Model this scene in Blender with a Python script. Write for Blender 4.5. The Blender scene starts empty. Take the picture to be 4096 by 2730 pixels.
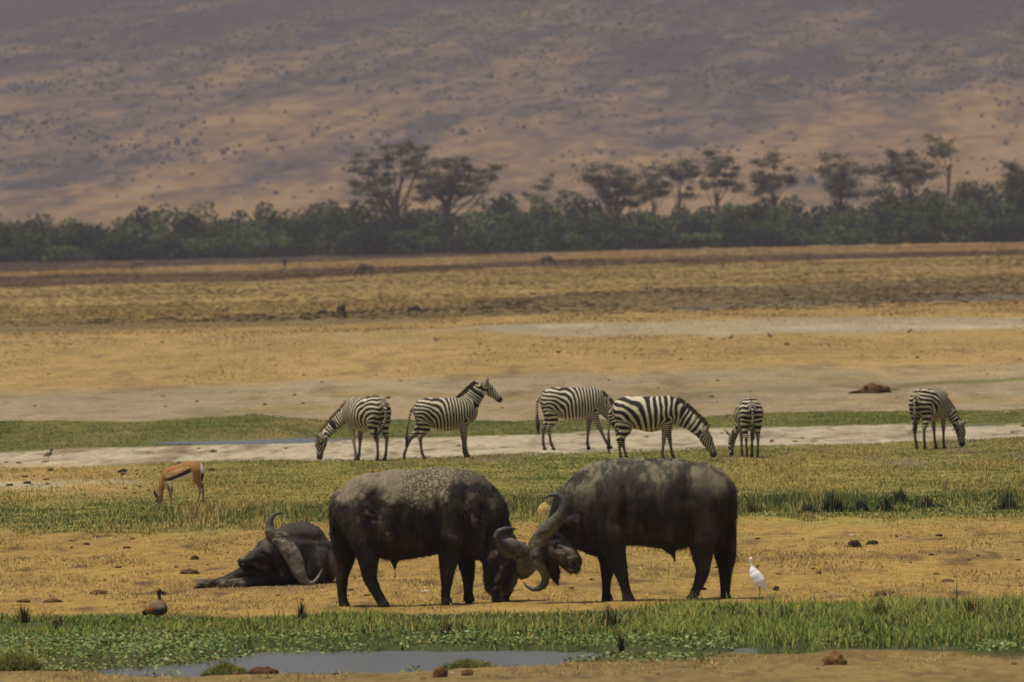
import bpy, math, random
import numpy as np
from mathutils import Matrix, Vector

random.seed(7)
rng = np.random.default_rng(7)
SC = bpy.context.scene
COL = SC.collection

# ------------------------------------------------------------------ camera
H = 3.75                      # eye height of the viewpoint (m)
LENS = 400.0
F = LENS / 36.0 * 4096        # focal length in photo pixels
ROLL = math.radians(1.2)
PITCH = math.atan(285 / F)
D = np.array([0, math.cos(PITCH), -math.sin(PITCH)])
R0 = np.array([1.0, 0, 0]); U0 = np.array([0, math.sin(PITCH), math.cos(PITCH)])
R = R0 * math.cos(ROLL) - U0 * math.sin(ROLL)
U = U0 * math.cos(ROLL) + R0 * math.sin(ROLL)
cam_d = bpy.data.cameras.new('camera')
cam = bpy.data.objects.new('camera', cam_d); COL.objects.link(cam)
m = Matrix(((R[0], U[0], -D[0], 0), (R[1], U[1], -D[1], 0), (R[2], U[2], -D[2], H), (0, 0, 0, 1)))
cam.matrix_world = m
cam_d.lens = LENS; cam_d.sensor_width = 36; cam_d.clip_start = 1; cam_d.clip_end = 30000
cam_d.dof.use_dof = True; cam_d.dof.focus_distance = 148; cam_d.dof.aperture_fstop = 8
SC.camera = cam

# ------------------------------------------------------------------ light
SUN_EL, SUN_AZ = math.radians(72), math.radians(-118)     # azimuth from +Y, clockwise; high, from the left and a little toward the viewer
w = bpy.data.worlds.new('World'); SC.world = w; w.use_nodes = True
nt = w.node_tree; nt.nodes.clear()
sky = nt.nodes.new('ShaderNodeTexSky'); sky.sky_type = 'NISHITA'; sky.sun_disc = False
sky.sun_elevation = SUN_EL; sky.sun_rotation = SUN_AZ; sky.air_density = 1.2; sky.dust_density = 5.0
bg = nt.nodes.new('ShaderNodeBackground'); bg.inputs[1].default_value = 0.075
wo = nt.nodes.new('ShaderNodeOutputWorld')
nt.links.new(sky.outputs[0], bg.inputs[0]); nt.links.new(bg.outputs[0], wo.inputs[0])
sd = bpy.data.lights.new('sun', 'SUN'); sd.energy = 3.1; sd.angle = math.radians(0.5); sd.color = (1, 0.96, 0.86)
sun = bpy.data.objects.new('sun', sd); COL.objects.link(sun)
sv = Vector((math.sin(SUN_AZ) * math.cos(SUN_EL), math.cos(SUN_AZ) * math.cos(SUN_EL), math.sin(SUN_EL)))
sun.rotation_euler = (-sv).to_track_quat('-Z', 'Y').to_euler(); sun.location = (0, 100, 60)
SC.view_settings.view_transform = 'Standard'; SC.view_settings.look = 'None'
SC.view_settings.exposure = 0.15; SC.view_settings.gamma = 1.0
SC.cycles.max_bounces = 6; SC.cycles.diffuse_bounces = 2; SC.cycles.volume_bounces = 0
SC.cycles.transparent_max_bounces = 8

# ------------------------------------------------------------------ helpers
def lin(r, g, b):
    o = []
    for c in (r, g, b):
        c /= 255.0
        o.append(c / 12.92 if c <= 0.04045 else ((c + 0.055) / 1.055) ** 2.4)
    return np.array(o)

def _hash(ix, iy, iz, seed):
    h = (ix * 374761393 + iy * 668265263 + iz * 2147483647 + seed * 144665) & 0xffffffff
    h = ((h ^ (h >> 13)) * 1274126177) & 0xffffffff
    h = ((h ^ (h >> 16)) * 2246822519) & 0xffffffff
    return ((h ^ (h >> 15)) & 0xffff) / 65535.0

def vnoise(x, y, z=None, seed=0):
    x = np.asarray(x, float); y = np.asarray(y, float)
    z = np.zeros_like(x) if z is None else np.asarray(z, float)
    ix, iy, iz = np.floor(x).astype(np.int64), np.floor(y).astype(np.int64), np.floor(z).astype(np.int64)
    fx, fy, fz = x - ix, y - iy, z - iz
    fx, fy, fz = [t * t * (3 - 2 * t) for t in (fx, fy, fz)]
    r = 0
    flat = not np.any(z)
    for dz in ((0,) if flat else (0, 1)):
        wz = (1.0 if flat else (fz if dz else 1 - fz))
        for dy in (0, 1):
            wy = fy if dy else 1 - fy
            for dx in (0, 1):
                wx = fx if dx else 1 - fx
                r = r + _hash(ix + dx, iy + dy, iz + dz, seed) * wx * wy * wz
    return r * 2 - 1

def fbm(x, y, z=None, seed=0, oct=3):
    a, s, n = 1.0, 0.0, 0.0
    for i in range(oct):
        k = 2.03 ** i
        s = s + a * vnoise(x * k, y * k, None if z is None else z * k, seed + i * 17)
        n += a; a *= 0.5
    return s / n

def sstep(a, b, x):
    t = np.clip((x - a) / (b - a), 0, 1)
    return t * t * (3 - 2 * t)

def interp(x, pts):
    xs = [p[0] for p in pts]; ys = [p[1] for p in pts]
    return np.interp(x, xs, ys)

def mk_mesh(name, V, faces, mats, cols=None, attrs=None, smooth=False, parent=None, loc=None):
    """faces: list of int arrays (n,k), k corners each."""
    me = bpy.data.meshes.new(name)
    V = np.asarray(V, np.float32)
    me.vertices.add(len(V)); me.vertices.foreach_set('co', V.ravel())
    faces = [np.asarray(f, np.int32) for f in faces if len(f)]
    nl = sum(f.size for f in faces); npoly = sum(len(f) for f in faces)
    me.loops.add(nl); me.loops.foreach_set('vertex_index', np.concatenate([f.ravel() for f in faces]))
    me.polygons.add(npoly)
    tot = np.concatenate([np.full(len(f), f.shape[1], np.int32) for f in faces])
    st = np.concatenate([[0], np.cumsum(tot)[:-1]]).astype(np.int32)
    me.polygons.foreach_set('loop_start', st)
    try: me.polygons.foreach_set('loop_total', tot)
    except Exception: pass
    me.update(calc_edges=True)
    if smooth: me.polygons.foreach_set('use_smooth', np.ones(npoly, bool))
    if cols is not None:
        a = me.color_attributes.new('Col', 'FLOAT_COLOR', 'POINT')
        c = np.ones((len(V), 4), np.float32); c[:, :3] = np.clip(cols, 0, 1)
        a.data.foreach_set('color', c.ravel())
    for k, v in (attrs or {}).items():
        a = me.attributes.new(k, 'FLOAT', 'POINT'); a.data.foreach_set('value', np.asarray(v, np.float32))
    for mm in (mats if isinstance(mats, (list, tuple)) else [mats]): me.materials.append(mm)
    me.validate()
    o = bpy.data.objects.new(name, me); COL.objects.link(o)
    if parent is not None: o.parent = parent
    if loc is not None: o.location = loc
    return o

def tag(o, label=None, cat=None, group=None, kind=None):
    if label: o['label'] = label
    if cat: o['category'] = cat
    if group: o['group'] = group
    if kind: o['kind'] = kind
    return o

def empty(name, loc, rz=0.0):
    o = bpy.data.objects.new(name, None); COL.objects.link(o)
    o.location = loc; o.rotation_euler = (0, 0, rz); o.empty_display_size = 0.3
    return o

# ------------------------------------------------------------------ pixels <-> ground
def plain(y):
    return 0.00438 * np.clip(np.asarray(y, float) - 235, 0, None)

def project(x, y, z):
    rx, ry, rz = x, y, z - H
    dep = rx * D[0] + ry * D[1] + rz * D[2]
    xc = rx * R[0] + ry * R[1] + rz * R[2]
    yc = rx * U[0] + ry * U[1] + rz * U[2]
    return 2048 + F * xc / dep, 1365 - F * yc / dep

def ground_at(px, py):
    v = D * F + R * (px - 2048) + U * (1365 - py); v = v / v[1]
    lo, hi = 60.0, 2600.0
    f = lambda t: (H + v[2] * t) - float(plain(t))
    for _ in range(60):
        mid = (lo + hi) / 2
        if f(mid) > 0: lo = mid
        else: hi = mid
    return v[0] * lo, lo

WAT_TOP = [(-300, 2684), (140, 2680), (300, 2669), (530, 2655), (770, 2640), (920, 2617), (1070, 2596), (1400, 2594), (1900, 2592), (2010, 2588), (2430, 2600), (2500, 2625), (5000, 2640)]
WAT_BOT = [(-300, 2690), (140, 2694), (370, 2700), (510, 2712), (800, 2708), (1119, 2694), (1390, 2695), (1740, 2684), (2002, 2668), (2200, 2666), (2300, 2650), (2440, 2632), (2520, 2622), (5000, 2640)]
def pond_mask(px, py):
    t, b = interp(px, WAT_TOP), interp(px, WAT_BOT)
    n = vnoise(px / 60, py / 15, seed=5) * 4
    m1 = sstep(-7, 7, py - t + n) * sstep(-7, 7, b - py + n)
    s1 = np.exp(-(((px - 2985) / 45) ** 2 + ((py - 2590) / 13) ** 2) * 1.2)
    s2 = np.exp(-(((px - 3130) / 110) ** 2 + ((py - 2607) / 6) ** 2) * 1.2)
    return np.maximum(m1, np.maximum(s1, s2))

def stream_mask(px, py):
    c = interp(px, [(0, 1800), (600, 1772), (900, 1768), (1350, 1757), (1600, 1752), (3600, 1712), (3950, 1702), (4200, 1698)])
    wdt = interp(px, [(500, 0), (700, 8), (1200, 11), (1330, 7), (1500, 0), (3600, 0), (3700, 7), (3900, 6), (4150, 0)])
    return np.where(wdt > 0.5, np.exp(-((py - c) / np.maximum(wdt, 1)) ** 2 * 1.3), 0)

def gz(x, y):
    x = np.asarray(x, float); y = np.asarray(y, float)
    z = plain(y)
    px, py = project(x, y, z)
    wet = pond_mask(px, py)
    near = 0.016 * fbm(x / 0.30, y / 0.7, seed=3) + 0.045 * fbm(x / 2.2, y / 8.0, seed=11) + 0.02
    far = sstep(230, 700, y)
    z = z + near * (1 - 0.6 * wet) + far * 0.08 * (fbm(x / 40, y / 60, seed=21) + 0.3)
    z = z + 0.06 * sstep(110, 118, y) * sstep(4, 0, abs(y - 114)) * 0
    z = z - 0.20 * wet - 0.13 * stream_mask(px, py)
    return z

def place(px, py):
    x, y = ground_at(px, py)
    return x, y, float(gz(x, y))

# ------------------------------------------------------------------ ground cover, from the near bank to the foot of the thicket
C = dict(
    fore=lin(126, 104, 60), reed=lin(66, 72, 36), orange=lin(150, 121, 63), olive=lin(136, 122, 62), salt=lin(168, 154, 126),
    green=lin(104, 102, 54), grey=lin(141, 124, 96), gold=lin(152, 125, 76), grey2=lin(146, 131, 102), gold2=lin(154, 125, 74),
    dark=lin(112, 94, 58), gold3=lin(150, 123, 72), brown=lin(96, 74, 48), gold4=lin(154, 122, 74), dull_shade=lin(92, 74, 54))
# (colour, lower boundary of the band, softness, edge waviness)
BANDS = [
    ('dull_shade', [(0, 1092), (1000, 1058), (2048, 1020), (3000, 984), (4096, 958)], 3, 4),  # dull brown strip: shade under the trees painted into the ground colour
    ('gold4', [(0, 1108), (1000, 1086), (2048, 1050), (2700, 1032), (3400, 1016), (4096, 1000)], 3, 6),
    ('brown', [(0, 1152), (1000, 1126), (2048, 1075), (2700, 1058), (3400, 1040), (4096, 1022)], 4, 10),
    ('gold3', [(0, 1284), (700, 1280), (1200, 1258), (1700, 1235), (2048, 1194), (2600, 1156), (3200, 1138), (4096, 1102)], 6, 12),
    ('dark', [(0, 1336), (1000, 1312), (1600, 1290), (2048, 1262), (2600, 1248), (3200, 1226), (4096, 1204)], 6, 12),
    ('gold2', [(0, 1360), (1000, 1352), (1800, 1322), (2100, 1300), (2600, 1290), (3200, 1278), (4096, 1270)], 6, 10),
    ('grey2', [(0, 1362), (1200, 1350), (1500, 1337), (1850, 1326), (1980, 1332), (2200, 1352), (2800, 1350), (3400, 1338), (4096, 1312)], 8, 14),
    ('gold', [(0, 1580), (900, 1560), (1500, 1520), (2000, 1500), (2700, 1492), (3300, 1478), (4096, 1470)], 22, 26),
    ('grey', [(0, 1690), (250, 1688), (600, 1690), (1000, 1662), (1300, 1680), (2000, 1692), (2600, 1686), (3000, 1664), (3500, 1652), (4096, 1642)], 8, 14),
    ('green', [(0, 1808), (600, 1790), (1250, 1768), (1500, 1757), (2000, 1747), (2500, 1726), (2900, 1716), (3500, 1708), (4096, 1698)], 5, 8),
    ('salt', [(0, 1872), (400, 1868), (850, 1842), (1250, 1852), (1700, 1832), (2100, 1822), (2500, 1806), (3000, 1788), (3500, 1780), (4096, 1756)], 5, 14),
    ('olive', [(0, 2132), (700, 2132), (1300, 2104), (2200, 2100), (3000, 2076), (3500, 2092), (4096, 2096)], 26, 36),
    ('orange', [(0, 2476), (1000, 2472), (2000, 2464), (3000, 2448), (4096, 2436)], 12, 10),
    ('reed', [(0, 2686), (140, 2690), (1390, 2690), (2000, 2664), (2700, 2648), (2930, 2616), (3050, 2608), (3500, 2610), (3900, 2630), (4096, 2640)], 5, 8),
]
def cover(x, y, full=True):
    """Colour of the ground at world points, with world-space variation."""
    px, py = project(x, y, plain(y))
    ys = np.clip(y, 60, 1e5)
    # world noise whose grain grows with the distance, so it stays legible
    n1 = fbm(x / 1.6, y / 22, seed=31)
    n2 = fbm(x / 7.0, y / 60, seed=41)
    q = np.interp(py, [1000, 1300, 1800, 2700], [0.45, 0.5, 1, 1.6])
    col = np.tile(C['dull_shade'], (len(x), 1))
    pyw = py
    prev = BANDS[0][0]
    for i, (nm, line, soft, wav) in enumerate(BANDS):
        nxt = BANDS[i + 1][0] if i + 1 < len(BANDS) else 'fore'
        e = interp(px, line) + (0.6 * n1 + 0.6 * n2) * wav
        t = sstep(-soft, soft, pyw - e)[:, None]
        col = col * (1 - t) + C[nxt] * t
    def blend(mask, c, amt=1.0):
        nonlocal col
        mm = np.clip(mask * amt, 0, 1)[:, None]
        col = col * (1 - mm) + c * mm
    def box(x0, x1, line, hh):
        yy = interp(px, line)
        return sstep(x0, x0 + 120, px) * sstep(x1, x1 - 120, px) * np.exp(-((py - yy + n1 * hh * .8) / hh) ** 2) * np.clip(0.7 + 0.9 * n2, 0, 1)
    # thin strips of green beyond the salt pan
    blend(box(1250, 1650, [(1200, 1594), (1700, 1588)], 11), C['green'])
    blend(box(2300, 3350, [(2300, 1602), (2700, 1582), (3300, 1556)], 14), C['green'])
    blend(box(1950, 2400, [(1900, 1595), (2400, 1598)], 10), C['green'], .8)
    blend(box(3450, 4300, [(3400, 1590), (3700, 1540), (4096, 1520)], 8), C['green'])
    blend(box(700, 1400, [(700, 1655), (1300, 1640)], 9), C['green'], .7)
    blend(box(900, 4300, [(900, 1640), (2048, 1640), (3000, 1625), (4096, 1600)], 16), C['gold'], .55)
    blend(box(900, 4300, [(900, 1585), (2048, 1590), (3000, 1530), (4096, 1490)], 12), C['gold'], .6)
    blend(box(1950, 2800, [(1950, 1668), (2800, 1655)], 8), C['gold'], .6)
    blend(box(2600, 4300, [(2600, 1243), (3200, 1222), (4096, 1190)], 13), lin(112, 104, 88), .8)
    blend(box(3000, 4300, [(2800, 1322), (4096, 1308)], 8), lin(186, 172, 140), .8)
    blend(box(2100, 2450, [(2100, 1312), (2450, 1310)], 6), lin(190, 176, 140), .8)
    blend(box(1250, 1800, [(1250, 1372), (1800, 1365)], 7), lin(140, 126, 100), .8)
    blend(box(-300, 1100, [(0, 1640), (1100, 1600)], 30), C['grey'], .7)
    # tan grass and salt patches at the left of the meadow
    blend(sstep(900, 300, px) * sstep(2010, 1960, py) * sstep(1850, 1880, py), lin(160, 128, 74), .9)
    blend(sstep(330, 200, px) * np.exp(-((py - 1947) / 16) ** 2), C['salt'], .8)
    blend(sstep(650, 450, px) * sstep(150, 350, px) * np.exp(-((py - 1935) / 9) ** 2), C['salt'], .6)
    # darker streaks and patches on the near dry belt and bank
    blend(box(2900, 4400, [(2900, 2245), (3600, 2235), (4300, 2215)], 10), lin(112, 88, 62), .8)
    blend(box(1500, 3600, [(1500, 2300), (3600, 2290)], 9), lin(124, 96, 62), .5)
    blend(np.exp(-(((px - 1060) / 330) ** 2 + ((py - 2356) / 22) ** 2)), lin(112, 86, 62), .9)  # shade beneath the lying buffalo, painted into the ground colour
    blend(sstep(2600, 2650, py) * 0.35 * (0.5 + n2), lin(118, 96, 66))
    if full:
        # patches of greener or drier ground
        g = fbm(x / 1.5, y / 14, seed=51)
        dry = sstep(2100, 2160, py)
        blend(np.clip(g, 0, 1) * dry * sstep(2470, 2440, py), lin(132, 112, 62), 1.1)
        blend(np.clip(g - .1, 0, 1) * sstep(1860, 1900, py) * (1 - dry), C['gold'], .8)
        gs = sstep(interp(px, BANDS[8][1]) - 10, interp(px, BANDS[8][1]) + 10, py) * sstep(1800, 1780, py) * (py < interp(px, BANDS[9][1]))
        blend(np.clip(fbm(x / 1.6, y / 16, seed=58) - .05, 0, 1) * gs, lin(146, 124, 74), 1.7)
        ch = np.clip(fbm(x / .35, y / 2.5, seed=55) - .22, 0, 1) * dry * sstep(2470, 2440, py)
        blend(ch, lin(98, 76, 50), 2.2)
        blend(np.clip(fbm(x / .3, y / 1.6, seed=56) - .25, 0, 1) * sstep(2600, 2650, py), lin(92, 72, 48), 2.0)
        blend(np.clip(fbm(x / .9, y / 12, seed=57) - .15, 0, 1) * sstep(1640, 1600, py) * sstep(1350, 1400, py), lin(112, 92, 62), 1.3)
        s = sstep(1700, 1720, py) * sstep(1880, 1850, py)
        blend(np.clip(fbm(x / 0.8, y / 7, seed=61) - .08, 0, 1) * s, lin(128, 110, 82), 1.8)
        blend(np.clip(fbm(x / 0.25, y / 2.0, seed=62) - .1, 0, 1) * s, lin(108, 94, 74), 1.5)
        far = sstep(1700, 1500, py)
        k = 1 + far * 0.20 * fbm(x / 5, y / 45, seed=71) + 0.10 * n1
        # low darker swales in the far plain
        blend(np.clip(fbm(x / 26, y / 120, seed=81) - .15, 0, 1) * sstep(1320, 1240, py), lin(126, 98, 58), 1.2)
        col = col * k[:, None]
    return col, px, py

# ------------------------------------------------------------------ materials
def principled(name, rough=0.85, spec=0.2):
    mt = bpy.data.materials.new(name); mt.use_nodes = True
    b = mt.node_tree.nodes['Principled BSDF']
    b.inputs['Roughness'].default_value = rough
    b.inputs['Specular IOR Level'].default_value = spec
    return mt, mt.node_tree, b

def N(nt, kind, **kw):
    n = nt.nodes.new(kind)
    for k, v in kw.items():
        if k.startswith('i_'):
            n.inputs[int(k[2:]) if k[2:].isdigit() else k[2:]].default_value = v
        else: setattr(n, k, v)
    return n

def mat_ground():
    mt, nt, b = principled('ground_cover', 0.95, 0.1)
    at = N(nt, 'ShaderNodeAttribute', attribute_name='Col')
    geo = N(nt, 'ShaderNodeTexCoord')
    mp = N(nt, 'ShaderNodeMapping'); mp.inputs['Scale'].default_value = (1, 0.22, 1)
    nt.links.new(geo.outputs['Object'], mp.inputs[0])
    n1 = N(nt, 'ShaderNodeTexNoise'); n1.inputs['Scale'].default_value = 6; n1.inputs['Detail'].default_value = 6; n1.inputs['Roughness'].default_value = .75
    n2 = N(nt, 'ShaderNodeTexNoise'); n2.inputs['Scale'].default_value = 0.9; n2.inputs['Detail'].default_value = 5; n2.inputs['Roughness'].default_value = .7
    nt.links.new(mp.outputs[0], n1.inputs[0]); nt.links.new(mp.outputs[0], n2.inputs[0])
    r1 = N(nt, 'ShaderNodeMapRange'); r1.inputs[1].default_value = .3; r1.inputs[2].default_value = .7; r1.inputs[3].default_value = .62; r1.inputs[4].default_value = 1.3
    r2 = N(nt, 'ShaderNodeMapRange'); r2.inputs[1].default_value = .3; r2.inputs[2].default_value = .7; r2.inputs[3].default_value = .78; r2.inputs[4].default_value = 1.2
    nt.links.new(n1.outputs[0], r1.inputs[0]); nt.links.new(n2.outputs[0], r2.inputs[0])
    mu = N(nt, 'ShaderNodeMath', operation='MULTIPLY'); nt.links.new(r1.outputs[0], mu.inputs[0]); nt.links.new(r2.outputs[0], mu.inputs[1])
    vm = N(nt, 'ShaderNodeVectorMath', operation='SCALE'); nt.links.new(at.outputs['Color'], vm.inputs[0]); nt.links.new(mu.outputs[0], vm.inputs['Scale'])
    nt.links.new(vm.outputs[0], b.inputs['Base Color'])
    bp = N(nt, 'ShaderNodeBump'); bp.inputs['Strength'].default_value = .5; bp.inputs['Distance'].default_value = .04
    nt.links.new(n1.outputs[0], bp.inputs['Height']); nt.links.new(bp.outputs[0], b.inputs['Normal'])
    return mt

def mat_col(name, rough=0.9, spec=0.15, nscale=0, namt=0.25, bump=0.0, transl=0.0, soft=0.0):
    mt, nt, b = principled(name, rough, spec)
    if soft:   # thin blades: average the normal with the sward's own, as dense grass shades as a nap rather than as facets
        g = N(nt, 'ShaderNodeNewGeometry')
        sc = N(nt, 'ShaderNodeVectorMath', operation='SCALE'); sc.inputs['Scale'].default_value = 1 - soft
        nt.links.new(g.outputs['Normal'], sc.inputs[0])
        ad = N(nt, 'ShaderNodeVectorMath', operation='ADD'); ad.inputs[1].default_value = (0, -.12 * soft, soft)
        nt.links.new(sc.outputs[0], ad.inputs[0])
        no = N(nt, 'ShaderNodeVectorMath', operation='NORMALIZE'); nt.links.new(ad.outputs[0], no.inputs[0])
        nt.links.new(no.outputs[0], b.inputs['Normal'])
    at = N(nt, 'ShaderNodeAttribute', attribute_name='Col')
    out = at.outputs['Color']
    if nscale:
        geo = N(nt, 'ShaderNodeTexCoord')
        n1 = N(nt, 'ShaderNodeTexNoise'); n1.inputs['Scale'].default_value = nscale; n1.inputs['Detail'].default_value = 5; n1.inputs['Roughness'].default_value = .7
        nt.links.new(geo.outputs['Object'], n1.inputs[0])
        r1 = N(nt, 'ShaderNodeMapRange'); r1.inputs[1].default_value = .3; r1.inputs[2].default_value = .7; r1.inputs[3].default_value = 1 - namt; r1.inputs[4].default_value = 1 + namt
        nt.links.new(n1.outputs[0], r1.inputs[0])
        vm = N(nt, 'ShaderNodeVectorMath', operation='SCALE'); nt.links.new(out, vm.inputs[0]); nt.links.new(r1.outputs[0], vm.inputs['Scale'])
        out = vm.outputs[0]
        if bump:
            bp = N(nt, 'ShaderNodeBump'); bp.inputs['Strength'].default_value = .8; bp.inputs['Distance'].default_value = bump
            nt.links.new(n1.outputs[0], bp.inputs['Height']); nt.links.new(bp.outputs[0], b.inputs['Normal'])
    nt.links.new(out, b.inputs['Base Color'])
    if transl:
        tr = N(nt, 'ShaderNodeBsdfTranslucent'); nt.links.new(out, tr.inputs[0])
        mx = N(nt, 'ShaderNodeMixShader'); mx.inputs[0].default_value = transl
        nt.links.new(b.outputs[0], mx.inputs[1]); nt.links.new(tr.outputs[0], mx.inputs[2])
        nt.links.new(mx.outputs[0], nt.nodes['Material Output'].inputs[0])
    return mt

def mat_zebra():
    mt, nt, b = principled('zebra_coat', 0.7, 0.2)
    ph = N(nt, 'ShaderNodeAttribute', attribute_name='phase'); dk = N(nt, 'ShaderNodeAttribute', attribute_name='dark')
    th = N(nt, 'ShaderNodeAttribute', attribute_name='thick'); du = N(nt, 'ShaderNodeAttribute', attribute_name='dust')
    geo = N(nt, 'ShaderNodeTexCoord')
    n1 = N(nt, 'ShaderNodeTexNoise'); n1.inputs['Scale'].default_value = 5; n1.inputs['Detail'].default_value = 2
    nt.links.new(geo.outputs['Object'], n1.inputs[0])
    a = N(nt, 'ShaderNodeMath', operation='MULTIPLY_ADD'); a.inputs[1].default_value = 0.5
    nt.links.new(n1.outputs[0], a.inputs[0]); nt.links.new(ph.outputs['Fac'], a.inputs[2])
    m2 = N(nt, 'ShaderNodeMath', operation='MULTIPLY'); m2.inputs[1].default_value = 2 * math.pi; nt.links.new(a.outputs[0], m2.inputs[0])
    s = N(nt, 'ShaderNodeMath', operation='SINE'); nt.links.new(m2.outputs[0], s.inputs[0])
    ad = N(nt, 'ShaderNodeMath', operation='ADD'); nt.links.new(s.outputs[0], ad.inputs[0]); nt.links.new(th.outputs['Fac'], ad.inputs[1])
    mr = N(nt, 'ShaderNodeMapRange'); mr.inputs[1].default_value = -.28; mr.inputs[2].default_value = .28
    nt.links.new(ad.outputs[0], mr.inputs[0])
    n2 = N(nt, 'ShaderNodeTexNoise'); n2.inputs['Scale'].default_value = 14; n2.inputs['Detail'].default_value = 4
    nt.links.new(geo.outputs['Object'], n2.inputs[0])
    wh = N(nt, 'ShaderNodeMix', data_type='RGBA'); wh.inputs[6].default_value = (.56, .47, .32, 1); wh.inputs[7].default_value = (.34, .26, .16, 1)
    dm = N(nt, 'ShaderNodeMath', operation='MULTIPLY'); nt.links.new(du.outputs['Fac'], dm.inputs[0]); nt.links.new(n2.outputs[0], dm.inputs[1])
    nt.links.new(dm.outputs[0], wh.inputs[0])
    mx = N(nt, 'ShaderNodeMix', data_type='RGBA'); mx.inputs[7].default_value = (.012, .009, .007, 1)
    nt.links.new(wh.outputs[2], mx.inputs[6]); nt.links.new(mr.outputs[0], mx.inputs[0])
    m3 = N(nt, 'ShaderNodeMix', data_type='RGBA'); m3.inputs[7].default_value = (.035, .026, .02, 1)
    nt.links.new(mx.outputs[2], m3.inputs[6]); nt.links.new(dk.outputs['Fac'], m3.inputs[0])
    nt.links.new(m3.outputs[2], b.inputs['Base Color'])
    return mt

def mat_hide():
    mt, nt, b = principled('buffalo_hide', 0.85, 0.12)
    at = N(nt, 'ShaderNodeAttribute', attribute_name='Col'); mu = N(nt, 'ShaderNodeAttribute', attribute_name='mud'); cr = N(nt, 'ShaderNodeAttribute', attribute_name='crack')
    geo = N(nt, 'ShaderNodeTexCoord')
    n0 = N(nt, 'ShaderNodeTexNoise'); n0.inputs['Scale'].default_value = 7; n0.inputs['Detail'].default_value = 5
    nt.links.new(geo.outputs['Object'], n0.inputs[0])
    va = N(nt, 'ShaderNodeVectorMath', operation='MULTIPLY_ADD'); va.inputs[1].default_value = (.20, .20, .20)
    st = N(nt, 'ShaderNodeMapping'); st.inputs['Scale'].default_value = (1.15, 1, .62); nt.links.new(geo.outputs['Object'], st.inputs[0])
    nt.links.new(n0.outputs['Color'], va.inputs[0]); nt.links.new(st.outputs[0], va.inputs[2])
    vo = N(nt, 'ShaderNodeTexVoronoi', feature='DISTANCE_TO_EDGE'); vo.inputs['Scale'].default_value = 16
    nt.links.new(va.outputs[0], vo.inputs[0])
    c1 = N(nt, 'ShaderNodeMapRange'); c1.inputs[1].default_value = .0; c1.inputs[2].default_value = .13; c1.inputs[3].default_value = 1; c1.inputs[4].default_value = 0
    nt.links.new(vo.outputs['Distance'], c1.inputs[0])
    cm = N(nt, 'ShaderNodeMath', operation='MULTIPLY'); nt.links.new(c1.outputs[0], cm.inputs[0]); nt.links.new(cr.outputs['Fac'], cm.inputs[1])
    inv = N(nt, 'ShaderNodeMath', operation='SUBTRACT'); inv.inputs[0].default_value = 1; nt.links.new(cm.outputs[0], inv.inputs[1])
    mud = N(nt, 'ShaderNodeMath', operation='MULTIPLY'); nt.links.new(mu.outputs['Fac'], mud.inputs[0]); nt.links.new(inv.outputs[0], mud.inputs[1])
    n1 = N(nt, 'ShaderNodeTexNoise'); n1.inputs['Scale'].default_value = 26; n1.inputs['Detail'].default_value = 5; n1.inputs['Roughness'].default_value = .75
    nt.links.new(geo.outputs['Object'], n1.inputs[0])
    mc = N(nt, 'ShaderNodeMix', data_type='RGBA'); mc.inputs[6].default_value = (.15, .118, .075, 1); mc.inputs[7].default_value = (.37, .30, .195, 1)
    nt.links.new(n1.outputs[0], mc.inputs[0])
    mx = N(nt, 'ShaderNodeMix', data_type='RGBA')
    nt.links.new(mud.outputs[0], mx.inputs[0]); nt.links.new(at.outputs['Color'], mx.inputs[6]); nt.links.new(mc.outputs[2], mx.inputs[7])
    nt.links.new(mx.outputs[2], b.inputs['Base Color'])
    r = N(nt, 'ShaderNodeMapRange'); r.inputs[3].default_value = .62; r.inputs[4].default_value = .95; nt.links.new(mud.outputs[0], r.inputs[0]); nt.links.new(r.outputs[0], b.inputs['Roughness'])
    hs = N(nt, 'ShaderNodeMath', operation='MULTIPLY_ADD'); hs.inputs[1].default_value = .5
    nt.links.new(n1.outputs[0], hs.inputs[0]); nt.links.new(mud.outputs[0], hs.inputs[2])
    bp = N(nt, 'ShaderNodeBump'); bp.inputs['Strength'].default_value = .7; bp.inputs['Distance'].default_value = .012
    nt.links.new(hs.outputs[0], bp.inputs['Height']); nt.links.new(bp.outputs[0], b.inputs['Normal'])
    return mt

def mat_water():
    mt, nt, b = principled('pond_water', 0.24, 0.5)
    b.inputs['Base Color'].default_value = (.10, .092, .075, 1)
    geo = N(nt, 'ShaderNodeTexCoord')
    mp = N(nt, 'ShaderNodeMapping'); mp.inputs['Scale'].default_value = (1.0, 0.6, 1)
    nt.links.new(geo.outputs['Object'], mp.inputs[0])
    n1 = N(nt, 'ShaderNodeTexNoise'); n1.inputs['Scale'].default_value = 7; n1.inputs['Detail'].default_value = 4
    nt.links.new(mp.outputs[0], n1.inputs[0])
    bp = N(nt, 'ShaderNodeBump'); bp.inputs['Strength'].default_value = 1; bp.inputs['Distance'].default_value = .05
    nt.links.new(n1.outputs[0], bp.inputs['Height']); nt.links.new(bp.outputs[0], b.inputs['Normal'])
    return mt

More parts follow.
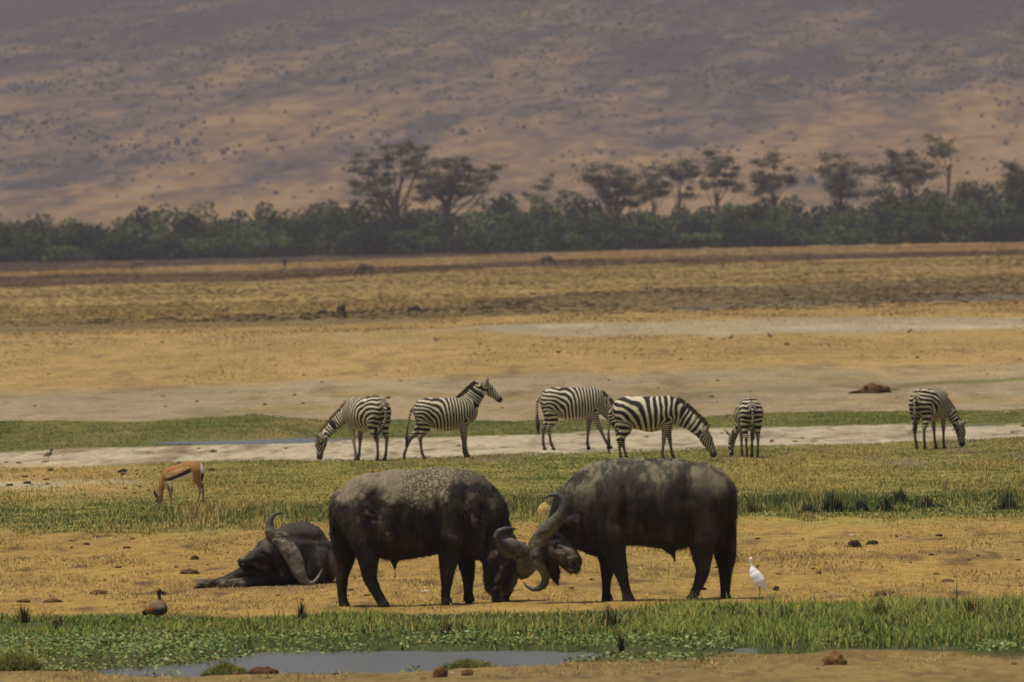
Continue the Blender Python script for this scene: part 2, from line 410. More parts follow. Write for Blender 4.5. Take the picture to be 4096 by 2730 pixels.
M_GROUND = mat_ground()
M_GRASS = mat_col('grass_blades', 0.85, 0.1, transl=0.15, soft=.78)
M_LEAF = mat_col('leaves', 0.55, 0.3, transl=0.15, soft=.3)
M_FOL = mat_col('foliage', 0.85, 0.1, transl=0.2, soft=.35)
M_BARK = mat_col('bark', 0.95, 0.1, 3, .3)
M_CLOD = mat_col('dry_dung_and_earth', 0.95, 0.1, 25, .35, .02)
M_HORN = mat_col('horn', 0.55, 0.35, 22, .35, .006)
M_FUR = mat_col('fur', 0.8, 0.15, 30, .2, .004)
M_PLUME = mat_col('plumage', 0.8, 0.1, 40, .06)
M_ZEB = mat_zebra(); M_HIDE = mat_hide(); M_WATER = mat_water()
def flat(name, c, rough=.5, spec=.4):
    mt, nt, b = principled(name, rough, spec); b.inputs['Base Color'].default_value = (*c, 1); return mt
M_EYE = flat('wet_dark_eye', (.006, .005, .005), .15, .5)

# ------------------------------------------------------------------ the setting: terrain
def build_ground():
    ds = [-60.0, 0, 40, 80, 95]
    d = 100.0
    while d < 1700:
        ds.append(d)
        py = F * (H - plain(d)) / d
        d2 = d
        step = max(0.10, 3.0 * d * d / (F * (H + 0.00438 * 235)))
        d = d + min(step, 4.0)
    while d < 2500:
        ds.append(d); d += 40
    ds.append(2560)
    ds = np.array(ds)
    us = np.concatenate([[-1.2, -.6, -.3, -.15, -.09], np.linspace(-.058, .058, 360), [.09, .15, .3, .6, 1.2]])
    Y, Ug = np.meshgrid(ds, us, indexing='ij')
    X = Ug * np.maximum(Y, 95)
    x, y = X.ravel(), Y.ravel()
    z = gz(x, y)
    z = np.where(y < 96, 0.0, z)
    z = np.where(y > 2400, plain(y), z)
    col, px, py = cover(x, y)
    nr, nc = X.shape
    i = np.arange(nr * nc).reshape(nr, nc)
    q = np.stack([i[:-1, :-1], i[:-1, 1:], i[1:, 1:], i[1:, :-1]], -1).reshape(-1, 4)
    o = mk_mesh('ground', np.stack([x, y, z], 1), [q], M_GROUND, col, smooth=True)
    tag(o, kind='structure')

def hillz(x, y):
    t = np.clip(y - 2550, 0, None)
    ridge = fbm(x / 420 + y / 2600, y / 900, seed=91)
    z = plain(np.minimum(y, 2550)) + 0.044 * t + 2.2e-6 * t * t + np.clip(t / 500, 0, 1) * (7 * ridge + 0.010 * (x + 200))
    z += np.clip(t / 500, 0, 1) * 2.0 * fbm(x / 60, y / 160, seed=95)
    return z

def hill_cover(x, y, z):
    s = z + 0.0 * x
    # diagonal drainage streaks climbing to the upper side: a function of place and height on the wall
    u = (x + s * 0.28) / 38; v = (s - x * 0.30) / 8.5
    n = fbm(u, v, seed=101, oct=4)
    n2 = fbm(x / 60, (s - x * .26) / 15, seed=111)
    n3 = fbm(x / 8, (s - x * .1) / 2.6, seed=121, oct=3)
    n4 = fbm(x / 2.6, s / 1.3, seed=131, oct=2)
    t = np.clip(0.50 + .65 * n + 0.60 * n2 + .38 * n3 + .32 * n4 - 0.0085 * (s - 48), 0, 1)[:, None]
    c = lin(72, 62, 60) * (1 - t) + lin(132, 106, 72) * t
    scrub = np.clip((s - 40) / 60, 0, 1)[:, None]
    return c * (1 - .30 * scrub) * (1 + .16 * n3[:, None] + .12 * n4[:, None])

def build_hill():
    ys = np.concatenate([np.arange(2558, 5200, 9.0), np.arange(5200, 9001, 190)])
    us = np.concatenate([[-.9, -.5, -.2, -.1], np.linspace(-.06, .06, 300), [.1, .2, .5, .9]])
    Y, Ug = np.meshgrid(ys, us, indexing='ij'); X = Ug * Y
    x, y = X.ravel(), Y.ravel(); z = hillz(x, y)
    z[y < 2560] = plain(2550) - .5
    col = hill_cover(x, y, z)
    nr, nc = X.shape
    i = np.arange(nr * nc).reshape(nr, nc)
    q = np.stack([i[:-1, :-1], i[:-1, 1:], i[1:, 1:], i[1:, :-1]], -1).reshape(-1, 4)
    tag(mk_mesh('crater_slope', np.stack([x, y, z], 1), [q], M_HILL, col, smooth=True), kind='structure')

M_HILL = mat_col('slope_soil', 0.95, 0.1, 0.05, .18)

def build_water():
    x, y = np.meshgrid(np.linspace(-9, 9, 40), np.linspace(104.5, 118, 20))
    i = np.arange(x.size).reshape(x.shape)
    q = np.stack([i[:-1, :-1], i[:-1, 1:], i[1:, 1:], i[1:, :-1]], -1).reshape(-1, 4)
    o = mk_mesh('pond_water', np.stack([x.ravel(), y.ravel(), np.full(x.size, -0.040)], 1), [q], M_WATER, smooth=True)
    tag(o, kind='structure')
    for nm, p0, p1 in (('stream_water', (480, 1790), (1500, 1740)), ('stream_water', (3600, 1722), (4170, 1690))):
        xa, ya = ground_at(p0[0], p0[1]); xb, yb = ground_at(p1[0], p1[1])
        x, y = np.meshgrid(np.linspace(xa, xb, 20), np.linspace(ya, yb, 10))
        i = np.arange(x.size).reshape(x.shape)
        q = np.stack([i[:-1, :-1], i[:-1, 1:], i[1:, 1:], i[1:, :-1]], -1).reshape(-1, 4)
        o = mk_mesh(nm, np.stack([x.ravel(), y.ravel(), np.full(x.size, -0.028) + plain(y.ravel())], 1), [q], M_WATER, smooth=True)
        tag(o, kind='structure')

# ------------------------------------------------------------------ grass
def blades(name, x, y, z, h, wd, col, seg=2, mat=None, lean=0.35, kind='stuff', label=None, tipcol=1.15, parent=None, origin=None):
    n = len(x)
    a = rng.uniform(0, 2 * math.pi, n); la = rng.uniform(0, 2 * math.pi, n); le = h * lean * np.where(rng.uniform(0, 1, n) < .15, 2.0, 1) * rng.uniform(.2, 1.2, n)
    dx, dy = np.cos(a) * wd / 2, np.sin(a) * wd / 2
    lx, ly = np.cos(la) * le, np.sin(la) * le
    zero = np.zeros(n)
    B = np.stack([x, y, z - 0.012], 1)
    if seg == 1:
        V = np.stack([B - np.stack([dx, dy, zero], 1), B + np.stack([dx, dy, zero], 1), B + np.stack([lx, ly, h], 1)], 1).reshape(-1, 3)
        i = np.arange(n)[:, None] * 3
        faces = [i + np.array([0, 1, 2])]
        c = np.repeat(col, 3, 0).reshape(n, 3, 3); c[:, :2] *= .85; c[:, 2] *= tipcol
    else:
        Mi = B + np.stack([lx * .3, ly * .3, h * .55], 1)
        T = B + np.stack([lx, ly, h * (1 - .25 * lean)], 1)
        V = np.stack([B - np.stack([dx, dy, zero], 1), B + np.stack([dx, dy, zero], 1),
                      Mi + np.stack([dx, dy, zero], 1) * .75, Mi - np.stack([dx, dy, zero], 1) * .75, T], 1).reshape(-1, 3)
        i = np.arange(n)[:, None] * 5
        faces = [i + np.array([0, 1, 2, 3]), i + np.array([3, 2, 4])]
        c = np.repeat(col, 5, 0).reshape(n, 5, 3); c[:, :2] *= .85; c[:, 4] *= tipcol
    if origin is not None: V = V - np.array(origin)
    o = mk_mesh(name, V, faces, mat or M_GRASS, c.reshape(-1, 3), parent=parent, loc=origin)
    if kind: tag(o, label, kind=kind)
    return o

def scatter(n, y0, y1, umax=0.0565):
    n = int(n * 1.19)
    y = rng.uniform(y0, y1, n); x = rng.uniform(-umax, umax, n) * y1
    k = np.abs(x) < umax * y + 0.4
    return x[k], y[k]

def jitter(col, n, v=.3, hue=.1):
    return col * (1 + rng.uniform(-v, v, n))[:, None] * (1 + rng.uniform(-hue, hue, (n, 3)))

REED_TOP = [(0, 2486), (600, 2490), (1000, 2484), (1400, 2474), (2000, 2474), (2500, 2464), (3000, 2452), (3500, 2446), (4096, 2436)]
REED_LOW = [(-300, 2600), (0, 2600), (500, 2590), (1000, 2562), (1500, 2558), (2100, 2556), (2500, 2585), (3000, 2602), (3500, 2606), (3900, 2622), (4300, 2630)]
def build_grass():
    # 1. tall green sward along the pond
    x, y = scatter(190000, 108, 126)
    px, py = project(x, y, plain(y))
    n = fbm(x / .9, y / 2.2, seed=201); n2 = fbm(x / 3, y / 5, seed=202)
    lowz = py > interp(px, REED_LOW) - 26
    k = (py > interp(px, REED_TOP) + 14 * n) & (py < interp(px, REED_LOW) + 60 + 20 * n) & (py < interp(px, BANDS[13][1]) - 4) & (pond_mask(px, py) < .45) & (rng.uniform(0, 1, len(x)) < np.where(lowz, .22 + .55 * n2, .60 + .7 * n))
    x, y, n, n2, px, py = [a[k] for a in (x, y, n, n2, px, py)]
    h = (0.085 + 0.075 * n + .045 * n2) * rng.uniform(.55, 1.35, len(x))
    h *= interp(px, [(0, .85), (1200, 1), (2500, 1.1), (4096, 1.35)])
    h *= np.where(rng.uniform(0, 1, len(x)) < .03, 1.8, 1)
    g = lin(104, 122, 50); yl = lin(156, 142, 78); dg = lin(52, 70, 38)
    t = np.clip(.25 + .7 * n2 + rng.uniform(-.35, .35, len(x)), 0, 1)[:, None]
    c = g * (1 - t) + (yl * .6 + g * .4) * t
    d = (rng.uniform(0, 1, len(x)) < np.clip(.25 - .5 * n, 0, 1))[:, None]
    c = np.where(d, dg, c)
    straw = (rng.uniform(0, 1, len(x)) < .11)[:, None]
    c = np.where(straw, yl * 1.1, c)
    blades('waterside_grass', x, y, gz(x, y), np.clip(h, .03, .5), rng.uniform(.007, .016, len(x)), jitter(c, len(x), .32), 2, lean=.55,
           label='tall green grass growing along the far bank of the pond')
    # 2. meadow between the dry belt and the salt pan, and the narrow green strips beyond it
    x, y = scatter(760000, 164, 305)
    col, px, py = cover(x, y)
    t = interp(px, BANDS[10][1]); b = interp(px, BANDS[11][1])
    n = fbm(x / .7, y / 9, seed=211); n2 = fbm(x / 2.2, y / 20, seed=212); n3 = fbm(x / .3, y / 2.5, seed=213)
    meadow = (py > t + 8 * n) & (py < b + 30 * n)
    strip = (py < interp(px, BANDS[9][1]) - 2 + 4 * n) & (py > interp(px, BANDS[8][1]) + 6 * n)
    ex = (col[:, 1] > col[:, 0] * .84) & (py < interp(px, BANDS[8][1]))
    left = sstep(900, 350, px) * sstep(2010, 1960, py)
    k = (meadow & (rng.uniform(0, 1, len(x)) < (.8 - .55 * left + .3 * n3))) | ((strip | ex) & (rng.uniform(0, 1, len(x)) < .85))
    k &= stream_mask(px, py) < .3
    x, y, n, n2, n3, px, py, col, meadow, left = [a[k] for a in (x, y, n, n2, n3, px, py, col, meadow, left)]
    low = np.exp(-((py - interp(px, [(0, 2085), (900, 2070), (1500, 2060), (2200, 2040), (3000, 2035), (4096, 2010)])) / 42) ** 2)
    h = np.where(meadow, .040 + .025 * n + .032 * low * np.clip(1 + 2.6 * n2, .1, 2.4), .04) * rng.uniform(.6, 1.5, len(x))
    yel = lin(176, 150, 84); gr = lin(102, 114, 50); dk = lin(74, 90, 48)
    tt = np.clip(.38 + .9 * n + .9 * n2 - .30 * low + .5 * left + rng.uniform(-.35, .35, len(x)), 0, 1)[:, None]
    tt = np.where(meadow[:, None], tt, tt * .45)
    c = gr * (1 - tt) + yel * tt
    rs = np.exp(-(((px - 3380) / 480) ** 4 + ((py - 2030) / 36) ** 2)) + .7 * np.exp(-(((px - 2120) / 120) ** 2 + ((py - 2040) / 30) ** 2)) + .8 * np.exp(-(((px - 4020) / 140) ** 2 + ((py - 2010) / 40) ** 2))
    h = h * (1 + .6 * rs)
    dd = (rng.uniform(0, 1, len(x)) < np.clip(.38 * rs + .03 + .22 * low - .3 * n - .2 * n3, 0, 1))[:, None]
    c = np.where(dd, dk, c)
    blades('meadow_grass', x, y, gz(x, y), np.clip(h, .015, .3), rng.uniform(.012, .026, len(x)), jitter(c, len(x), .28), 1,
           label='short green and yellow grass of the meadow round the zebras')
    # 3. dry stubble on the near belt and on the bank in front of the pond
    x, y = scatter(330000, 104, 178)
    col, px, py = cover(x, y)
    n = fbm(x / .6, y / 5, seed=221); n3 = fbm(x / .2, y / 1.4, seed=222)
    k = ((py > interp(px, BANDS[11][1]) - 20) & (py < interp(px, REED_TOP) + 10)) | (py > interp(px, BANDS[13][1]) + 4)
    k &= (pond_mask(px, py) < .2) & (rng.uniform(0, 1, len(x)) < .42 + .5 * n)
    x, y, n, n3, col = [a[k] for a in (x, y, n, n3, col)]
    h = np.clip(.026 + .020 * n + .010 * n3, .010, .08) * rng.uniform(.6, 1.9, len(x))
    q = rng.uniform(0, 1, len(x))[:, None]
    c = np.where(q < .25, lin(196, 166, 94), np.where(q < .42, lin(120, 108, 56), np.where(q < .55, lin(104, 76, 46), col * 1.05)))
    blades('dry_stubble', x, y, gz(x, y), h, rng.uniform(.008, .018, len(x)), jitter(c, len(x), .28), 1, lean=.8,
           label='short dry orange grass round the buffalo and on the near bank')
    # 4. dry grass of the plain beyond the salt pan
    x, y = scatter(300000, 235, 700)
    col, px, py = cover(x, y)
    n = fbm(x / 3, y / 20, seed=231); n3 = fbm(x / 1.1, y / 6, seed=232)
    gold = (col[:, 0] - col[:, 2]) > .21
    k = (rng.uniform(0, 1, len(x)) < np.where(gold, .55 + .5 * n, .1 + .1 * n3)) & (stream_mask(px, py) < .2)
    x, y, n, col, py = [a[k] for a in (x, y, n, col, py)]
    bits = rng.uniform(0, 1, len(x)) < .05 + .10 * np.clip(fbm(x / 2.2, y / 10, seed=233), 0, 1)
    col = np.where(bits[:, None], lin(104, 84, 58), col)
    h = (.024 + .016 * n) * rng.uniform(.5, 1.8, len(x)) * np.interp(y, [235, 420, 700], [1, 1.4, 3])
    blades('dry_plain_grass', x, y, gz(x, y), h, rng.uniform(.015, .035, len(x)) * np.interp(y, [235, 700], [1, 4]), jitter(col * 1.05, len(x), .2), 1, lean=.5,
           label='low golden grass of the open plain behind the zebras')
    # 5. long rank grass far out
    x, y = scatter(190000, 560, 1640)
    col, px, py = cover(x, y)
    n = fbm(x / 9, y / 40, seed=241)
    k = rng.uniform(0, 1, len(x)) < .7 + .5 * n
    x, y, n, col = [a[k] for a in (x, y, n, col)]
    dk = (col[:, 0] < .2)
    h = (.045 + .035 * n) * rng.uniform(.5, 1.5, len(x)) * np.where(dk, 1.15, 1)
    blades('tall_dry_grass', x, y, gz(x, y), np.clip(h, .05, 1.2), rng.uniform(.3, .9, len(x)), jitter(col, len(x), .07, .03), 1, lean=.4,
           label='long straw coloured grass in bands before the thicket')
    # 6. round leaved water plants on the pond's edge
    x, y = scatter(85000, 105, 120)
    px, py = project(x, y, plain(y))
    n = fbm(x / .7, y / 1.3, seed=251)
    top = interp(px, [(-300, 2560), (0, 2560), (500, 2548), (1000, 2540), (1400, 2536), (2100, 2536), (2450, 2552), (2900, 2560), (3000, 2575), (4096, 2600)])
    bot = interp(px, [(-300, 2686), (140, 2686), (300, 2680), (530, 2668), (770, 2654), (920, 2634), (1070, 2606), (2010, 2590), (2430, 2594), (2520, 2606), (2800, 2606), (2900, 2604)])
    main = (py > top + 10 * n) & (py < bot) & (px < 2950)
    rt = np.exp(-(((px - 2560) / 330) ** 4 + ((py - 2651) / 10) ** 2)) > .45
    r2 = np.exp(-(((px - 3370) / 130) ** 2 + ((py - 2588) / 12) ** 2)) > .4
    r3 = np.exp(-(((px - 4000) / 130) ** 2 + ((py - 2612) / 16) ** 2)) > .4
    r4 = np.exp(-(((px - 1640) / 60) ** 2 + ((py - 2680) / 7) ** 2)) > .5
    r5 = np.exp(-(((px - 650) / 90) ** 2 + ((py - 2688) / 5) ** 2)) > .5
    nb = fbm(x / 1.8, y / 1.6, seed=252)
    k = (main & (rng.uniform(0, 1, len(x)) < .42 + .9 * n + 1.1 * nb + .3 * (px < 900))) | ((rt | r2 | r3) & (rng.uniform(0, 1, len(x)) < .75)) | ((r4 | r5) & (rng.uniform(0, 1, len(x)) < .35))
    x, y, n = x[k], y[k], n[k]
    m_ = len(x); r = rng.uniform(.010, .023, m_)
    z = np.maximum(gz(x, y), -.036) + rng.uniform(.004, .07, m_) * (1 + .6 * n)
    ta, tm = rng.uniform(0, 2 * math.pi, m_), rng.uniform(0.05, .75, m_)
    nrm = np.stack([np.cos(ta) * np.sin(tm), np.sin(ta) * np.sin(tm), np.cos(tm)], 1)
    e1 = np.cross(nrm, np.array([0, 1.0, 0.01])); e1 /= np.linalg.norm(e1, axis=1)[:, None]; e2 = np.cross(nrm, e1)
    P = np.stack([x, y, z], 1)
    V = np.stack([P + (e1 * math.cos(t) + e2 * math.sin(t)) * r[:, None] * (.9 if j == 3 else 1) for j, t in enumerate(np.linspace(0, 2 * math.pi, 7)[:-1])], 1).reshape(-1, 3)
    i = np.arange(m_)[:, None] * 6
    q = rng.uniform(0, 1, m_)[:, None]
    c = np.where(q < .18, lin(140, 150, 90), np.where(q < .84, lin(96, 112, 54), lin(138, 130, 62)))
    c = jitter(c, m_, .22)
    o = mk_mesh('water_pennywort', V, [i + np.arange(6)], M_LEAF, np.repeat(c, 6, 0))
    tag(o, 'pale round leaved water plants crowding the edge of the pond', kind='stuff')

# ------------------------------------------------------------------ signed-distance modelling of the animals
def tube_eval(P, t):
    """distance to a tube: pts (x,y,z,a,b), a = radius in the plane across 'lat', b = radius along 'lat'."""
    lat = np.array(t.get('lat', (0, 1, 0)), float); lat /= np.linalg.norm(lat)
    pts = t['pts']; best = None; along = None; acc = 0.0
    if len(pts) == 1: pts = [pts[0], tuple(np.array(pts[0]) + np.array([1e-4, 0, 0, 0, 0]))]
    for p, q in zip(pts[:-1], pts[1:]):
        A = np.array(p[:3], float); B = np.array(q[:3], float); AB = B - A; L2 = max((AB ** 2).sum(), 1e-10)
        dx, dy, dz = P[0] - A[0], P[1] - A[1], P[2] - A[2]
        s = np.clip((dx * AB[0] + dy * AB[1] + dz * AB[2]) / L2, 0, 1)
        dx = dx - s * AB[0]; dy = dy - s * AB[1]; dz = dz - s * AB[2]
        a = p[3] + s * (q[3] - p[3]); b = p[4] + s * (q[4] - p[4])
        wv = dx * lat[0] + dy * lat[1] + dz * lat[2]
        w2 = wv * wv
        u2 = np.maximum(dx * dx + dy * dy + dz * dz - w2, 0)
        a2, b2 = a * a, b * b
        k = np.sqrt(u2 / a2 + w2 / b2 + 1e-12)
        g = np.sqrt(u2 / (a2 * a2) + w2 / (b2 * b2) + 1e-12)
        dd = np.where(k < .3, (k - 1) * np.minimum(a, b), k * (k - 1) / g)
        L = math.sqrt(L2)
        if best is None: best, along = dd, acc + s * L
        else:
            along = np.where(dd < best, acc + s * L, along)
            best = np.minimum(best, dd)
        acc += L
    return best, along

def sdf_mesh(tubes, h, relax=2):
    allp = np.array([p[:3] for t in tubes for p in t['pts']]); rad = np.array([max(p[3], p[4]) for t in tubes for p in t['pts']])
    lo = (allp - rad[:, None]).min(0) - .05; hi = (allp + rad[:, None]).max(0) + .05
    n = np.ceil((hi - lo) / h).astype(int) + 1
    f = np.full(n, .25, np.float32)
    ax = [lo[i] + h * np.arange(n[i]) for i in range(3)]
    for t in tubes:
        p = np.array(t['pts'], float); r = np.maximum(p[:, 3], p[:, 4])[:, None]; kk = t.get('k', .03); pad = kk + .05
        a = np.maximum(((p[:, :3] - r).min(0) - pad - lo) / h, 0).astype(int); b = np.minimum(((p[:, :3] + r).max(0) + pad - lo) / h + 2, n).astype(int)
        sl = tuple(slice(a[i], b[i]) for i in range(3))
        P = (ax[0][sl[0]][:, None, None], ax[1][sl[1]][None, :, None], ax[2][sl[2]][None, None, :])
        d, _ = tube_eval(P, t); d = d.astype(np.float32)
        g = f[sl]
        if t.get('sub'): d = -d; hh = np.clip(.5 - .5 * (g - d) / kk, 0, 1); f[sl] = g * (1 - hh) + d * hh + kk * hh * (1 - hh)
        else:
            hh = np.clip(.5 + .5 * (g - d) / kk, 0, 1); f[sl] = g * (1 - hh) + d * hh - kk * hh * (1 - hh)
    s = f < 0
    nx, ny, nz = f.shape
    cnt = np.zeros((nx - 1, ny - 1, nz - 1), np.int8)
    for i in (0, 1):
        for j in (0, 1):
            for k in (0, 1): cnt += s[i:nx - 1 + i, j:ny - 1 + j, k:nz - 1 + k]
    act = (cnt > 0) & (cnt < 8); idx = np.argwhere(act)
    vi = np.full(act.shape, -1, np.int64); vi[act] = np.arange(len(idx))
    acc = np.zeros((len(idx), 3)); num = np.zeros(len(idx))
    cs = [(i, j, k) for i in (0, 1) for j in (0, 1) for k in (0, 1)]
    for a in cs:
        for axn in range(3):
            if a[axn]: continue
            b = list(a); b[axn] = 1
            fa = f[idx[:, 0] + a[0], idx[:, 1] + a[1], idx[:, 2] + a[2]]; fb = f[idx[:, 0] + b[0], idx[:, 1] + b[1], idx[:, 2] + b[2]]
            cr = (fa < 0) != (fb < 0); t_ = np.where(cr, fa / np.where(cr, fa - fb, 1), 0)
            pos = np.array(a, float)[None] + t_[:, None] * (np.array(b) - np.array(a))[None]
            acc += pos * cr[:, None]; num += cr
    V = lo + h * (idx + acc / num[:, None])
    Q = []
    def quads(ch, c0, c1, c2, c3):
        pass
    # x edges
    e = s[:-1, 1:-1, 1:-1] != s[1:, 1:-1, 1:-1]; I = np.argwhere(e); sg = s[:-1, 1:-1, 1:-1][e]
    i, j, k = I[:, 0], I[:, 1] + 1, I[:, 2] + 1
    q = np.stack([vi[i, j - 1, k - 1], vi[i, j, k - 1], vi[i, j, k], vi[i, j - 1, k]], 1); q[~sg] = q[~sg][:, ::-1]; Q.append(q)
    e = s[1:-1, :-1, 1:-1] != s[1:-1, 1:, 1:-1]; I = np.argwhere(e); sg = s[1:-1, :-1, 1:-1][e]
    i, j, k = I[:, 0] + 1, I[:, 1], I[:, 2] + 1
    q = np.stack([vi[i - 1, j, k - 1], vi[i - 1, j, k], vi[i, j, k], vi[i, j, k - 1]], 1); q[~sg] = q[~sg][:, ::-1]; Q.append(q)
    e = s[1:-1, 1:-1, :-1] != s[1:-1, 1:-1, 1:]; I = np.argwhere(e); sg = s[1:-1, 1:-1, :-1][e]
    i, j, k = I[:, 0] + 1, I[:, 1] + 1, I[:, 2]
    q = np.stack([vi[i - 1, j - 1, k], vi[i, j - 1, k], vi[i, j, k], vi[i - 1, j, k]], 1); q[~sg] = q[~sg][:, ::-1]; Q.append(q)
    Q = np.concatenate(Q)
    # one relaxation pass removes the voxel grain
    for _ in range(relax):
        sm = np.zeros_like(V); c = np.zeros(len(V))
        for a, b in ((0, 1), (1, 2), (2, 3), (3, 0)):
            np.add.at(sm, Q[:, a], V[Q[:, b]]); np.add.at(c, Q[:, a], 1)
            np.add.at(sm, Q[:, b], V[Q[:, a]]); np.add.at(c, Q[:, b], 1)
        V = V * .5 + .5 * sm / np.maximum(c, 1)[:, None]
    return V, Q

def vnormals(V, Q):
    n = np.cross(V[Q[:, 2]] - V[Q[:, 0]], V[Q[:, 3]] - V[Q[:, 1]])
    o = np.zeros_like(V)
    for k in range(4): np.add.at(o, Q[:, k], n)
    return o / np.maximum(np.linalg.norm(o, axis=1), 1e-12)[:, None]

def mesh_children(o):
    return [c for c in COL.objects if c.parent == o]

def hair_tufts(name, V, Nn, pick, length, wid, col, mat, parent, droop=(0, 0, -.8), out=.5):
    """short hair as thin wedges standing off the skin"""
    idx = pick; n = len(idx)
    P = V[idx] + rng.normal(0, .004, (n, 3))
    dirv = Nn[idx] * out + np.array(droop) + rng.normal(0, .25, (n, 3)); dirv /= np.linalg.norm(dirv, axis=1)[:, None]
    L = length * rng.uniform(.5, 1.3, n)
    side = np.cross(dirv, rng.normal(0, 1, (n, 3))); side /= np.linalg.norm(side, axis=1)[:, None]
    W = side * wid / 2
    VV = np.stack([P - W - Nn[idx] * .006, P + W - Nn[idx] * .006, P + dirv * L[:, None]], 1).reshape(-1, 3)
    i = np.arange(n)[:, None] * 3
    c = np.repeat(jitter(np.broadcast_to(col, (n, 3)) if np.ndim(col) == 1 else col[idx], n, .3, .05), 3, 0)
    return mk_mesh(name, VV, [i + np.array([0, 1, 2])], mat, c, parent=parent)

def ball(name, c, r, mat, parent, sc=(1, 1, 1)):
    t = [dict(pts=[(*c, r, r)])]
    V, Q = sdf_mesh(t, r / 4)
    V = (V - np.array(c)) * np.array(sc) + np.array(c)
    return mk_mesh(name, V, [Q], mat, smooth=True, parent=parent)

# ------------------------------------------------------------------ buffalo
def tracer(x0, y0, f, apx, apy):
    """Converts sketch units of one study drawing to metres about the animal's anchor."""
    gx, gy = ground_at(apx, apy); S = F / gy
    def T(cx, cy, a, y=0.0, b=None):
        return ((x0 + cx * f - apx) / S, y, (apy - (y0 + cy * f)) / S, a * f / S, (a if b is None else b) * f / S)
    T.S = S; T.m = f / S
    T.inv = lambda V: ((V[:, 0] * S + apx - x0) / f, (apy - V[:, 2] * S - y0) / f)
    return T, place(apx, apy)

def hide_colour(V, base=(.0155, .0125, .010)):
    n = fbm(V[:, 0] * 5, V[:, 1] * 5, V[:, 2] * 2, seed=301); n2 = fbm(V[:, 0] * 34, V[:, 1] * 34, V[:, 2] * 8, seed=302)
    n3 = sstep(.05, .6, fbm(V[:, 0] * 9, V[:, 1] * 9, V[:, 2] * 5, seed=303))
    c = 1.25 * np.array(base) * (1 + .5 * n + .6 * n2)[:, None] + np.array((.024, .018, .012)) * n3[:, None]
    return c

def horn_mesh(parent, pts, col=(.10, .088, .068), boss=0.0, kk=.02, tip=(.035, .033, .03), name='horn'):
    V, Q = sdf_mesh([dict(pts=pts, lat=(0, 1, 0), k=kk)], .008)
    Nn = vnormals(V, Q)
    _, al = tube_eval((V[:, 0], V[:, 1], V[:, 2]), dict(pts=pts))
    L = al.max(); q = np.clip(al / L, 0, 1)
    lump = fbm(V[:, 0] * 22, V[:, 1] * 22, V[:, 2] * 22, seed=311) 
    V = V + Nn * (lump * .011 * np.clip(1.1 - 1.5 * q, 0, 1))[:, None]
    t = sstep(.38, .62, q)[:, None]
    n = fbm(V[:, 0] * 14, V[:, 1] * 14, V[:, 2] * 14, seed=312)
    c = np.array(col) * (1 - t) + np.array(tip) * t
    pit = sstep(.18, .42, fbm(V[:, 0] * 15, V[:, 1] * 15, V[:, 2] * 15, seed=314)) * np.clip(1.2 - 1.6 * q, 0, 1)
    c = c * (1 + .45 * n)[:, None] * (1 - .75 * pit)[:, None]
    return mk_mesh(name, V, [Q], M_HORN, c, smooth=True, parent=parent)

def strokes(cx, cy, lst):
    """Sculpting strokes: (x0,y0,x1,y1,radius,height in cm) in sketch units; soft ridges and furrows."""
    o = np.zeros(len(cx))
    for (x0, y0, x1, y1, r, h) in lst:
        dx, dy = x1 - x0, y1 - y0; L = max(dx * dx + dy * dy, 1)
        t = np.clip(((cx - x0) * dx + (cy - y0) * dy) / L, 0, 1)
        d2 = (cx - x0 - t * dx) ** 2 + (cy - y0 - t * dy) ** 2
        o += h * .01 * np.exp(-d2 / (r * r)) * (1 - .35 * np.abs(2 * t - 1))
    return o

def finish_hide(name, V, Q, col, mud, crack, parent, sculpt=None):
    Nn = vnormals(V, Q)
    if sculpt is not None:
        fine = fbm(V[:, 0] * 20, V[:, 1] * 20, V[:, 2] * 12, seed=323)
        mud = np.clip(np.maximum(mud, np.clip(sculpt * 7, 0, .22) * (.8 + .9 * fine)), 0, 1)  # besides real mud, painted highlights lighten the raised parts of the hide
        V = V + Nn * (sculpt * np.clip(np.abs(Nn[:, 1]) * 1.6, .25, 1))[:, None]
        Nn = vnormals(V, Q)
    wr = fbm(V[:, 0] * 9, V[:, 1] * 9, V[:, 2] * 4, seed=321); big = fbm(V[:, 0] * 3.2, V[:, 1] * 3, V[:, 2] * 2.2, seed=322)
    V = V + Nn * (wr * .009 + big * .016 + mud * .006)[:, None]
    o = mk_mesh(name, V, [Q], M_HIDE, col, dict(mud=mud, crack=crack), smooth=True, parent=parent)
    # the short coat: fine hair over the whole skin, taking its colour, lying back and down
    n = 15000; idx = rng.integers(0, len(V), n)
    mm = np.clip(mud[idx], 0, 1)[:, None]
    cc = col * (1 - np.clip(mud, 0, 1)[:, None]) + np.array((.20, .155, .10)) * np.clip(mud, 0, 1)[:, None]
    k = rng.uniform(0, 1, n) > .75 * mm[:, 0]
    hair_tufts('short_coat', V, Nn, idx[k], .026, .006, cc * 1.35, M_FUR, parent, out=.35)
    return V, Nn

